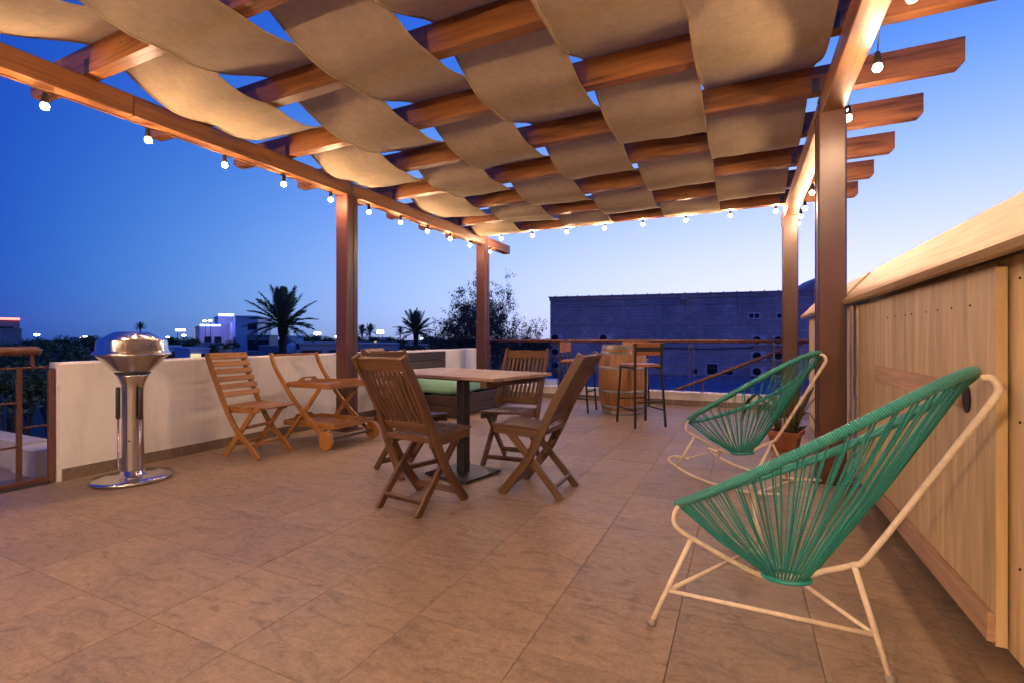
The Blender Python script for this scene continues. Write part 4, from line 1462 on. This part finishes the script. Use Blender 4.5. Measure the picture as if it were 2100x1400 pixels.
for i, (u0, u1, v0, v1) in enumerate(spots):
    a, z0 = onfac(u0, v1, 0.3)
    b, z1 = onfac(u1, v0, 0.3)
    p = WL + WD * ((a + b) / 2) + WN * 0.02
    if acp is None:
        acp = empty('air_conditioner')
        MB().box((0, -0.16, 0.27), (0.80, 0.30, 0.52)).build('case', M_acw, acp)
        m = MB().lathe([(0.0, 0.0), (0.19, 0.0), (0.21, 0.012), (0.21, 0.02), (0.0, 0.02)], 20)
        m.v = [V((q.x - 0.10, -0.313 - q.z, q.y + 0.28)) for q in m.v]
        m.build('fan_grille', M_dark, acp)
        for x in (-0.3, 0.3):
            MB().box((x, -0.16, -0.02), (0.04, 0.32, 0.04)).build('bracket', M_grey, acp)
        o = acp
    else:
        o = copy_tree(acp)
    o.location = (p.x, p.y, z0)
    o.rotation_euler = (0, 0, math.atan2(WD.y, WD.x))
    if i < 3:
        lab = pos_lab[i] + ' condenser unit of the column just beside the far right post'
    elif i < 6:
        lab = pos_lab[i - 3] + ' condenser unit of the column half hidden by the far right post'
    elif i < 9:
        lab = pos_lab[i - 6] + ' condenser unit at the left corner of the warehouse'
    else:
        lab = 'single condenser unit on the warehouse wall just above the barrel'
    tag(o, lab, 'air conditioner', 'air conditioners on the warehouse wall')
# lean-to roof of ribbed sheets
mr = empty('metal_roof', WL + WN * 0.02, math.atan2(WD.y, WD.x), 'blue-grey ribbed metal lean-to roof at the foot of the warehouse', 'roof')
sheet = MB()
prof = []
for i in range(5):
    x = i * 0.2
    prof += [(x, 0.0), (x + 0.13, 0.0), (x + 0.15, 0.045), (x + 0.185, 0.045)]
prof.append((1.0, 0.0))
for (y, z) in ((0, 0), (-11.0, -2.0)):
    for x, h_ in prof:
        sheet.v.append(V((x, y, z + h_)))
n_ = len(prof)
for i in range(n_ - 1):
    sheet.face((i, n_ + i, n_ + i + 1, i + 1))
sm_ = sheet.mesh('roof_sheet', M_roofmetal)
for i in range(22):
    link('roof_sheet', sm_, mr, (i * 1.0, 0, -1.08 - 0.006 * (i % 2)))
MB().box((11.0, -5.4, -4.6), (21.6, 10.4, 3.4)).build('shed_wall', M_conc, mr)
MB().box((11.0, -0.03, -1.0), (22, 0.05, 0.10)).build('wall_flashing', M_flash, mr)

# ================================================================ TREES
def mk_foliage(name, c1, c2):
    t = NT(name)
    ge = t.n('ShaderNodeNewGeometry')
    n = t.noise(t.mapping(ge.outputs['Position'], (1, 1, 1), False), 1.7, 3, 0.6)
    t.color(t.ramp(n, [(0.3, c1), (0.7, c2)]))
    t.val('Roughness', 0.6)
    return t.m
M_fol = mk_foliage('dark_foliage', (0.045, 0.075, 0.025), (0.11, 0.15, 0.05))
M_fol2 = mk_foliage('dry_foliage', (0.055, 0.055, 0.035), (0.11, 0.10, 0.06))
M_palmleaf = mk_foliage('palm_frond_green', (0.07, 0.11, 0.05), (0.13, 0.18, 0.08))
M_bark = plain('tree_bark', (0.06, 0.045, 0.035), 0.95, 0, 0.3, 6.0, 0.5)
def leaf_cloud(m, c, rad, n, size, rg):
    for _ in range(n):
        while True:
            p = V((rg.uniform(-1, 1), rg.uniform(-1, 1), rg.uniform(-1, 1)))
            if 0.05 < p.length < 1:
                break
        p = p * (p.length ** -0.35)
        p = V((p.x * rad[0], p.y * rad[1], p.z * rad[2])) + V(c)
        a = V((rg.gauss(0, 1), rg.gauss(0, 1), rg.gauss(0, 0.7))).normalized()
        b = a.orthogonal().normalized()
        b = (b * math.cos(rg.uniform(0, 6)) + a.cross(b) * math.sin(rg.uniform(0, 6)))
        s_ = size * rg.uniform(0.6, 1.4)
        k = len(m.v)
        m.v += [p - b * s_ * 0.35, p + a * s_ * 0.5, p + b * s_ * 0.35, p - a * s_ * 0.6]
        m.face((k, k + 1, k + 2, k + 3))
def tree_protos():
    out = []
    for v in range(4):
        rg = random.Random(100 + v)
        m = MB()
        for _ in range(16):
            a = rg.uniform(0, 6.28)
            r = rg.uniform(0.1, 0.75)
            c = (r * math.cos(a), r * math.sin(a), rg.uniform(0.15, 0.85) - 0.25 * r)
            q = rg.uniform(0.22, 0.42)
            leaf_cloud(m, c, (q, q, q * 0.8), 170, 0.085, rg)
        crown = m.mesh('crown', M_fol)
        t = MB().tube([(0, 0, -1.2), (0.03, 0.02, -0.4), (0.0, 0.0, 0.3)], [0.08, 0.06, 0.03], 7)
        for k in range(5):
            a = k * 1.26 + v
            t.tube([(0.01, 0.01, -0.45 + 0.06 * k), (0.25 * math.cos(a), 0.25 * math.sin(a), 0.05), (0.5 * math.cos(a), 0.5 * math.sin(a), 0.4)], [0.045, 0.03, 0.012], 5, False)
        out.append((crown, t.mesh('trunk', M_bark)))
    return out
TP = tree_protos()
tn = 0
def tree(u, d, vtop, wpx, label, var=0, squash=1.0):
    """bushy tree: crown top at photo row vtop, crown width wpx pixels at depth d"""
    rad = wpx * d / F_PX / 2
    zt = zat(vtop, d)
    rz = rad * squash
    p = at(u, d, zt - rz * 1.05)
    e = empty('tree', p, rnd.uniform(0, 6.28), label, 'tree', 'trees in the town')
    e.scale = (rad, rad, rz)
    link('crown', TP[var % 4][0], e)
    t = link('trunk', TP[var % 4][1], e)
    # reach the ground
    hgt = (p.z - GZ) / rz
    t.scale = (1, 1, max(1.0, hgt / 1.2))
    t.location = (0, 0, 0.3 - 0.3 * t.scale[2] if hgt > 1.2 else 0)
    return e
far = [(70, 70, 690, 62, 0), (125, 60, 688, 70, 1), (185, 95, 687, 64, 2), (160, 30, 702, 110, 3), (60, 26, 708, 130, 0), (245, 120, 688, 40, 1),
       (20, 34, 700, 110, 2), (110, 20, 726, 170, 3), (28, 14, 742, 190, 1), (200, 85, 692, 60, 0), (350, 90, 690, 44, 2), (385, 70, 697, 36, 3),
       (455, 62, 700, 40, 0), (478, 66, 697, 44, 1), (505, 90, 694, 30, 2), (640, 75, 684, 46, 3), (622, 90, 687, 34, 1), (672, 85, 688, 40, 0),
       (735, 90, 689, 34, 2), (765, 100, 688, 36, 0), (800, 95, 690, 40, 3), (822, 70, 693, 44, 1), (880, 55, 687, 60, 2), (915, 36, 690, 78, 0),
       (950, 30, 684, 90, 1), (1080, 34, 690, 100, 3), (1020, 32, 694, 100, 2), (1115, 40, 692, 60, 0), (860, 28, 706, 60, 2), (300, 140, 690, 60, 1), (420, 150, 689, 60, 2), (560, 160, 690, 60, 0), (700, 170, 689, 60, 3), (95, 45, 697, 90, 2), (215, 48, 698, 70, 3), (395, 110, 690, 40, 0), (436, 58, 705, 36, 2), (590, 60, 697, 40, 1), (755, 62, 700, 50, 1), (790, 70, 698, 40, 2), (840, 44, 700, 60, 0)]
def where(u, d):
    near = 'nearby' if d < 31 else 'mid-distance' if d < 75 else 'far-off'
    if u < 100: w_ = 'behind the metal gate and red-lit building'
    elif u < 230: w_ = 'between the red-lit building and the grill'
    elif u < 400: w_ = 'just right of the grill lid'
    elif u < 560: w_ = 'around the blue-lit white building'
    elif u < 700: w_ = 'between the big palm and the left post'
    elif u < 840: w_ = 'right of the left post, by the billboard'
    elif u < 960: w_ = 'just left of the far left post'
    else: w_ = 'at the foot of the bare-branched tree'
    return near + ' dark bushy tree ' + w_
cnt = {}
for (u, d, vt, wpx, var) in far:
    lab = where(u, d)
    cnt.setdefault(lab, []).append((u, d, vt, wpx, var))
rank = ['leftmost', 'second from left', 'third from left', 'fourth from left', 'fifth from left', 'sixth from left']
for lab, L_ in cnt.items():
    L_.sort()
    for i, q in enumerate(L_):
        tree(q[0], q[1], q[2], q[3], lab + (', ' + rank[i] if len(L_) > 1 else ''), q[4], 0.75 + 0.1 * (q[4] % 3))

# the bare-branched tree left of the warehouse
def bare_tree(loc, H, spread, label):
    rg = random.Random(12)
    e = empty('bare_tree', loc, 0.4, label, 'tree')
    br_, tw, lf = MB(), MB(), MB()
    def grow(p, d, L, r, lev):
        n = 4
        pts, rr = [p], [r]
        for i in range(n):
            d = (d + V((rg.gauss(0, 0.16), rg.gauss(0, 0.16), rg.gauss(0, 0.10) + (0.05 if lev < 3 else 0.0)))).normalized()
            p = p + d * L / n
            pts.append(p)
            rr.append(r * (1 - 0.42 * (i + 1) / n))
        (br_ if lev < 3 else tw).tube(pts, rr, 6 if lev < 2 else 4 if lev < 3 else 3, False)
        if lev >= 5:
            for q in pts[1:]:
                for _ in range(2):
                    if rg.random() < 0.75:
                        leaf_cloud(lf, q, (0.20, 0.20, 0.15), 3, 0.10, rg)
            return
        kids = (6, 5, 5, 4, 3)[lev]
        for i in range(kids):
            t = rg.uniform(0.35, 1.0) if lev else rg.uniform(0.65, 1.0)
            idx = min(n, max(1, round(t * n)))
            ax = V((rg.gauss(0, 1), rg.gauss(0, 1), rg.gauss(0, 0.5)))
            ax = (ax - d * ax.dot(d)).normalized()
            ang = rg.uniform(0.45, 0.95)
            nd = (d * math.cos(ang) + ax * math.sin(ang)).normalized()
            grow(pts[idx], nd, L * rg.uniform(0.50, 0.72), rr[idx] * 0.62, lev + 1)
    grow(V((0, 0, 0)), V((0.02, 0, 1)), H * 0.42, 0.24, 0)
    for i in range(3):
        a = i * 2.1 + 0.5
        grow(V((0, 0, H * 0.22)), V((math.cos(a) * 0.9, math.sin(a) * 0.9, 0.75)).normalized(), H * 0.36, 0.15, 1)
    e.scale = (0.74, 0.74, 1.0)
    br_.build('trunk', M_bark, e, fix=False)
    o = tw.build('twigs', M_bark, e, fix=False)
    o['kind'] = 'stuff'
    o = lf.build('crown', M_fol2, e, fix=False)
    o['kind'] = 'stuff'
    return e
bare_tree(at(1016, 27, GZ), 12.2, 4.0, 'large bare-branched tree standing left of the warehouse')

# ---- palms
def frond_mesh(L, droop, seed):
    rg = random.Random(seed)
    m = MB()
    pts = []
    n = 14
    for i in range(n + 1):
        t = i / n
        pts.append(V((L * (t - 0.10 * droop * t * t), 0, L * (0.10 * t - 0.32 * droop * t ** 2.2))))
    m.tube(pts, [0.035 * (1 - 0.85 * i / n) for i in range(n + 1)], 5, False)
    for i in range(1, 46):
        t = 0.08 + 0.92 * i / 46
        f = t * n
        k = min(n - 1, int(f))
        p = pts[k].lerp(pts[k + 1], f - k)
        tan = (pts[k + 1] - pts[k]).normalized()
        ll = L * 0.20 * math.sin(math.pi * min(1, 0.12 + t * 0.86)) ** 0.6 * rg.uniform(0.85, 1.1)
        for s_ in (-1, 1):
            dr = (tan * 0.75 + V((0, s_ * 0.8, 0)) + V((0, 0, rg.uniform(-0.2, 0.28)))).normalized()
            q = p + dr * ll
            wv = V((0, 0, 1)).cross(dr).normalized() * 0.022
            b0 = len(m.v)
            m.v += [p - wv, p + wv, p.lerp(q, 0.6) + wv * 1.1 + V((0, 0, -0.01)), q + V((0, 0, -0.12 * ll)), p.lerp(q, 0.6) - wv * 1.1 + V((0, 0, -0.01))]
            m.face((b0, b0 + 1, b0 + 2, b0 + 3, b0 + 4))
    return m.mesh('frond', M_palmleaf)
FM = [frond_mesh(3.0, dr, i) for i, dr in enumerate((0.15, 0.5, 0.9, 1.2))]
def palm(u, d, vc, scale, label, trunk_r, nf=46, seed=3):
    rg = random.Random(seed)
    zc = zat(vc, d)
    base = at(u, d, GZ)
    e = empty('palm_tree', base, 0, label, 'palm tree')
    H = zc - GZ
    pts, rr = [], []
    for i in range(26):
        t = i / 25
        pts.append((0.12 * math.sin(t * 2), 0, H * t))
        rr.append(trunk_r * (1.15 - 0.2 * t) * (1.06 if i % 2 else 0.97) * (1.5 if t > 0.95 else 1.25 if t > 0.9 else 1))
    MB().tube(pts, rr, 12).build('trunk', M_bark, e)
    for i in range(nf):
        lay = i / nf
        az = i * 2.399 + rg.uniform(-0.2, 0.2)
        el = R(82) - R(96) * lay ** 1.15 + rg.uniform(-0.08, 0.08)
        fm = FM[0 if lay < 0.3 else 1 if lay < 0.6 else 2 if lay < 0.85 else 3]
        o = link('frond', fm, e, (pts[-1][0], 0, H - 0.1))
        o.rotation_mode = 'XYZ'
        o.rotation_euler = (rg.uniform(-0.3, 0.3), -el, az)
        k = scale * rg.uniform(0.85, 1.08)
        o.scale = (k, k, k)
    return e
palm(578, 38, 667, 1.06, 'big feathery date palm rising left of the left steel post', 0.27, 38)
palm(851, 42, 681, 0.70, 'shorter palm standing left of the far left post', 0.17, 30, 5)
palm(287, 130, 672, 0.62, 'lone slim palm on the skyline above the grill lid', 0.14, 26, 7)
palm(742, 120, 683, 0.75, 'far-off palm of the pair beside the lit billboard, the left one', 0.16, 24, 8)
palm(758, 118, 681, 0.75, 'far-off palm of the pair beside the lit billboard, the right one', 0.16, 24, 9)
palm(820, 130, 683, 0.6, 'small far-off palm right of the lit billboard', 0.14, 22, 10)

# ================================================================ TOWN BUILDINGS
M_wht = plain('white_render', (0.78, 0.77, 0.75), 0.85, 0, 0.08, 0.6)
M_crm = plain('cream_render', (0.68, 0.62, 0.52), 0.85, 0, 0.1, 0.8)
M_gry = plain('grey_render', (0.26, 0.26, 0.27), 0.85, 0, 0.12, 0.8)
M_brk = plain('brick_red_panel', (0.30, 0.10, 0.05), 0.8)
M_ledb = emit('blue_light_strip', (0.25, 0.30, 1.0), 9.0)
M_ledr = emit('red_light_strip', (1.0, 0.10, 0.08), 7.0)
M_lamp = emit('lit_lamp_head', (1.0, 0.86, 0.62), 22.0)
M_litwin = emit('lit_window', (1.0, 0.72, 0.38), 1.1)
M_lampw = emit('lit_sign_face', (1.0, 0.97, 0.88), 5.0)
def block(parent, u0, u1, vt, d, dep, mat, rot, nm='wall', par=0.25):
    """one volume of a building, its front at depth d, turned by rot; returns its frame"""
    uc = (u0 + u1) / 2
    th = math.atan((uc - CX) / F_PX)
    w_ = (u1 - u0) * d / F_PX * math.cos(th)
    f = at(uc, d)
    c = f + f.normalized() * dep / 2
    zt = zat(vt, d)
    o = MB().box((0, 0, 0), (w_, dep, zt - GZ), None).build(nm, mat, parent)
    o.location = V((c.x, c.y, (zt + GZ) / 2)) - V(parent.location)
    o.rotation_euler = (0, 0, YAW - th + rot)
    r = MB().box((0, 0, 0), (w_ + 0.2, dep + 0.2, par), None).build('parapet', mat, o)
    r.location = (0, 0, (zt - GZ) / 2 + par / 2 + 0.003)
    return o, w_, dep, zt
def openings(o, w_, dep, zt, rows, mat=None, frame=None):
    """windows on the front of a block: rows of (x fraction, top below roof, width, height)"""
    h2 = (zt - GZ) / 2
    for fx, dz, ww, hh in rows:
        f = MB().box((0, 0, 0), (ww, 0.10, hh)).build('window', mat or M_glass, o)
        f.location = (-w_ / 2 + fx * w_, -dep / 2 - 0.03, h2 - dz - hh / 2)
        MB().box((0, -0.02, -hh / 2 - 0.05), (ww + 0.2, 0.22, 0.10)).build('sill', frame or M_wht, f)
def building(name, label, u, d):
    return empty(name, at(u, d, 0), 0, label, 'building')
b = building('hotel_building', 'white stepped building lit with blue light strips, left of the big palm', 450, 110)
o = block(b, 402, 470, 671, 112, 14, M_wht, 0.1); openings(*o, [(0.25, 2.2, 1.4, 1.3), (0.55, 2.2, 1.4, 1.3), (0.8, 5.0, 1.4, 1.3), (0.3, 5.0, 1.2, 1.2)])
s1 = MB().box((0, 0, 0), (o[1] * 0.62, 0.2, 0.35)).build('light_strip', M_ledb, o[0]); s1.location = (-o[1] * 0.18, -o[2] / 2 - 0.12, (o[3] - GZ) / 2 + 0.45)
o = block(b, 443, 475, 650, 116, 10, M_wht, 0.1)
s1 = MB().box((0, 0, 0), (o[1], 0.2, 0.5)).build('light_strip', M_ledb, o[0]); s1.location = (0, -o[2] / 2 - 0.12, (o[3] - GZ) / 2 + 0.5)
o = block(b, 470, 503, 664, 108, 12, M_wht, 0.1); openings(*o, [(0.3, 3.0, 1.3, 1.2), (0.7, 3.0, 1.3, 1.2), (0.3, 6.0, 1.3, 1.2), (0.7, 6.0, 1.3, 1.2)])
for u, v, d in ((487, 657, 105), (455, 655, 108)):
    l = bpy.data.lights.new('facade_light', 'POINT'); l.energy = 520; l.color = (0.16, 0.16, 1.0); l.shadow_soft_size = 0.3
    lo_ = bpy.data.objects.new('facade_light', l); C.objects.link(lo_); lo_.parent = b; lo_.location = at(u, d, zat(v, d)) - V(b.location)
b = building('villa', 'plain white two-storey building with a glazed lower floor beside the big palm', 530, 82)
o = block(b, 497, 545, 651, 84, 9, M_wht, -0.25); openings(*o, [(0.75, 1.2, 1.4, 1.0), (0.75, 3.6, 1.5, 1.1)])
o = block(b, 517, 563, 690, 78, 7, M_gry, -0.2); openings(*o, [(0.25, 0.6, 1.5, 1.6), (0.72, 0.6, 1.6, 1.6)])
b = building('white_annex', 'small white flat-roofed block just right of the palm trunk', 604, 70)
o = block(b, 590, 617, 692, 70, 7, M_wht, 0.1); openings(*o, [(0.5, 0.8, 0.9, 0.9)])
b = building('bungalow', 'low cream flat-roofed house with red door panels left of the left post', 650, 46)
o = block(b, 612, 700, 706, 46, 8, M_crm, 0.05, par=0.18); openings(*o, [(0.42, 0.55, 0.5, 1.2), (0.85, 0.5, 1.4, 1.0)]); openings(*o, [(0.20, 0.5, 1.3, 1.6)], M_brk)
b = building('flat_roofed_house', 'long low pale house right of the left steel post', 770, 48)
o = block(b, 722, 818, 707, 48, 8, M_crm, 0.02, par=0.18); openings(*o, [(0.15, 0.5, 1.2, 1.0), (0.55, 0.5, 1.4, 1.0), (0.82, 0.5, 1.2, 1.0)])
b = building('red_lit_tower', 'stepped grey building with a red light strip at the far left', 10, 95)
o = block(b, -60, 36, 657, 95, 10, M_gry, 0.08); openings(*o, [(0.7, 1.2, 2.0, 0.6), (0.55, 3.4, 1.4, 1.0), (0.85, 3.4, 1.4, 1.0)])
s1 = MB().box((0, 0, 0), (o[1], 0.2, 0.42)).build('light_strip', M_ledr, o[0]); s1.location = (0, -o[2] / 2 - 0.12, (o[3] - GZ) / 2 + 0.35)
o = block(b, -70, 44, 676, 92, 4, M_gry, 0.08)
k_ = 0
for (u0, u1, vt, d, mat, lab) in ((330, 372, 712, 62, M_wht, 'white low house just right of the grill lid'), (372, 415, 716, 56, M_wht, 'pale low house left of the first honey chair'),
                                  (415, 470, 712, 60, M_gry, 'grey low house behind the first honey chair'), (540, 585, 712, 52, M_gry, 'grey shed behind the big palm trunk'),
                                  (835, 850, 711, 60, M_wht, 'small pale hut by the short palm'), (865, 885, 709, 50, M_wht, 'small white hut right of the short palm'),
                                  (150, 190, 694, 150, M_wht, 'far pale house under the street lamps left of the grill'), (760, 800, 693, 150, M_wht, 'far pale house under the lit billboard'),
                                  (230, 262, 700, 110, M_wht, 'far white house at the left of the grill lid'), (425, 445, 705, 80, M_crm, 'cream hut below the blue-lit building'),
                                  (700, 742, 698, 105, M_gry, 'far grey block beside the left post')):
    b = building('low_house', lab, (u0 + u1) / 2, d)
    o = block(b, u0, u1, vt, d, 7, mat, 0.3 * math.sin(k_ * 2.3), par=0.2)
    openings(*o, [(0.3, 0.5, 1.0, 0.9)], M_litwin if k_ % 3 == 1 else None)
    openings(*o, [(0.7, 0.5, 1.0, 0.9)])
    k_ += 1
wt = empty('water_tank', at(598, 47, zat(722, 47)), 0, 'pale round rooftop water tank left of the cream house', 'water tank')
MB().lathe([(0.0, 0.0), (0.40, 0.0), (0.42, 0.05), (0.42, 0.72), (0.30, 0.86), (0.16, 0.90), (0.16, 0.96), (0.0, 0.97)], 20).build('tank_body', M_wht, wt)
MB().box((0, 0, (GZ - zat(722, 47)) / 2 - 0.01), (1.6, 1.6, zat(722, 47) - GZ - 0.02)).build('tank_base', M_gry, wt)

def lamp(u, v, d, label, size=0.35, pole=True, mat=None):
    z = zat(v, d)
    e = empty('street_lamp', at(u, d, GZ), YAW, label, 'street lamp', 'lit lamps across the town')
    h = z - GZ
    MB().tube([(0, 0, 0), (0, 0, h - 0.1), (0.0, -0.15, h + 0.12)], 0.06, 6).build('pole', M_grey, e)
    hd = MB().lathe([(0.0, 0.22), (0.4, 0.12), (0.8, 0.0), (0.6, -0.35), (0.0, -0.5)], 10).build('lamp_head', mat or M_lamp, e, (0, -0.2, h))
    hd.scale = (size, size, size)
for (u, v, d, sz, lab) in ((77, 686, 120, 0.75, 'lit street lamp right of the red-lit building'), (138, 700, 75, 0.55, 'lit street lamp midway between red-lit building and grill'),
                           (163, 693, 170, 0.8, 'left one of two distant lit lamps beside the grill'), (175, 690, 180, 0.8, 'right one of two distant lit lamps beside the grill'),
                           (378, 687, 120, 0.6, 'white lit lamp left of the blue-lit building'), (652, 683, 110, 1.1, 'bright lit lamp between palm and left post'),
                           (232, 692, 190, 0.7, 'faint lit lamp behind the trees just left of the grill lid'), (345, 691, 200, 0.8, 'faint lit lamp just right of the grill lid'),
                           (690, 690, 160, 0.7, 'small lit lamp hard against the left steel post'), (866, 694, 90, 0.4, 'small lit lamp behind the shorter palm'),
                           (421, 658, 106, 0.5, 'left one of the lit lamps on the blue-lit building roof terrace'), (432, 657, 106, 0.5, 'right one of the lit lamps on the blue-lit building roof terrace')):
    lamp(u, v, d, lab, sz)
def sign(u, v, d, w_, h_, label):
    z = zat(v, d)
    e = empty('billboard', at(u, d, GZ), YAW, label, 'billboard')
    H = z - GZ
    MB().box((0, 0, H), (w_, 0.25, h_)).build('panel', M_lampw, e)
    MB().box((0, 0.16, H), (w_ + 0.3, 0.06, h_ + 0.3)).build('surround', M_grey, e)
    for s_ in (-0.3, 0.3):
        MB().tube([(w_ * s_, 0.1, 0), (w_ * s_, 0.1, H - h_ / 2)], 0.12, 6).build('leg', M_grey, e)
sign(780, 681, 140, 2.0, 1.1, 'bright lit blank billboard on the skyline right of the left post')
sign(370, 677, 160, 3.2, 0.7, 'small lit sign on the skyline left of the blue-lit building')
# white block wall just outside the kerb
tag(MB().box((0, 0, 0), (0.75, 0.5, 3.0)).build('roof_plinth', M_plaster, None, (at(1112, 11.6, -0.0).x, at(1112, 11.6).y, zat(777, 11.6) - 1.5), (0, 0, 0.2)), 'white masonry plinth beyond the kerb between chair and bar stool', 'plinth')
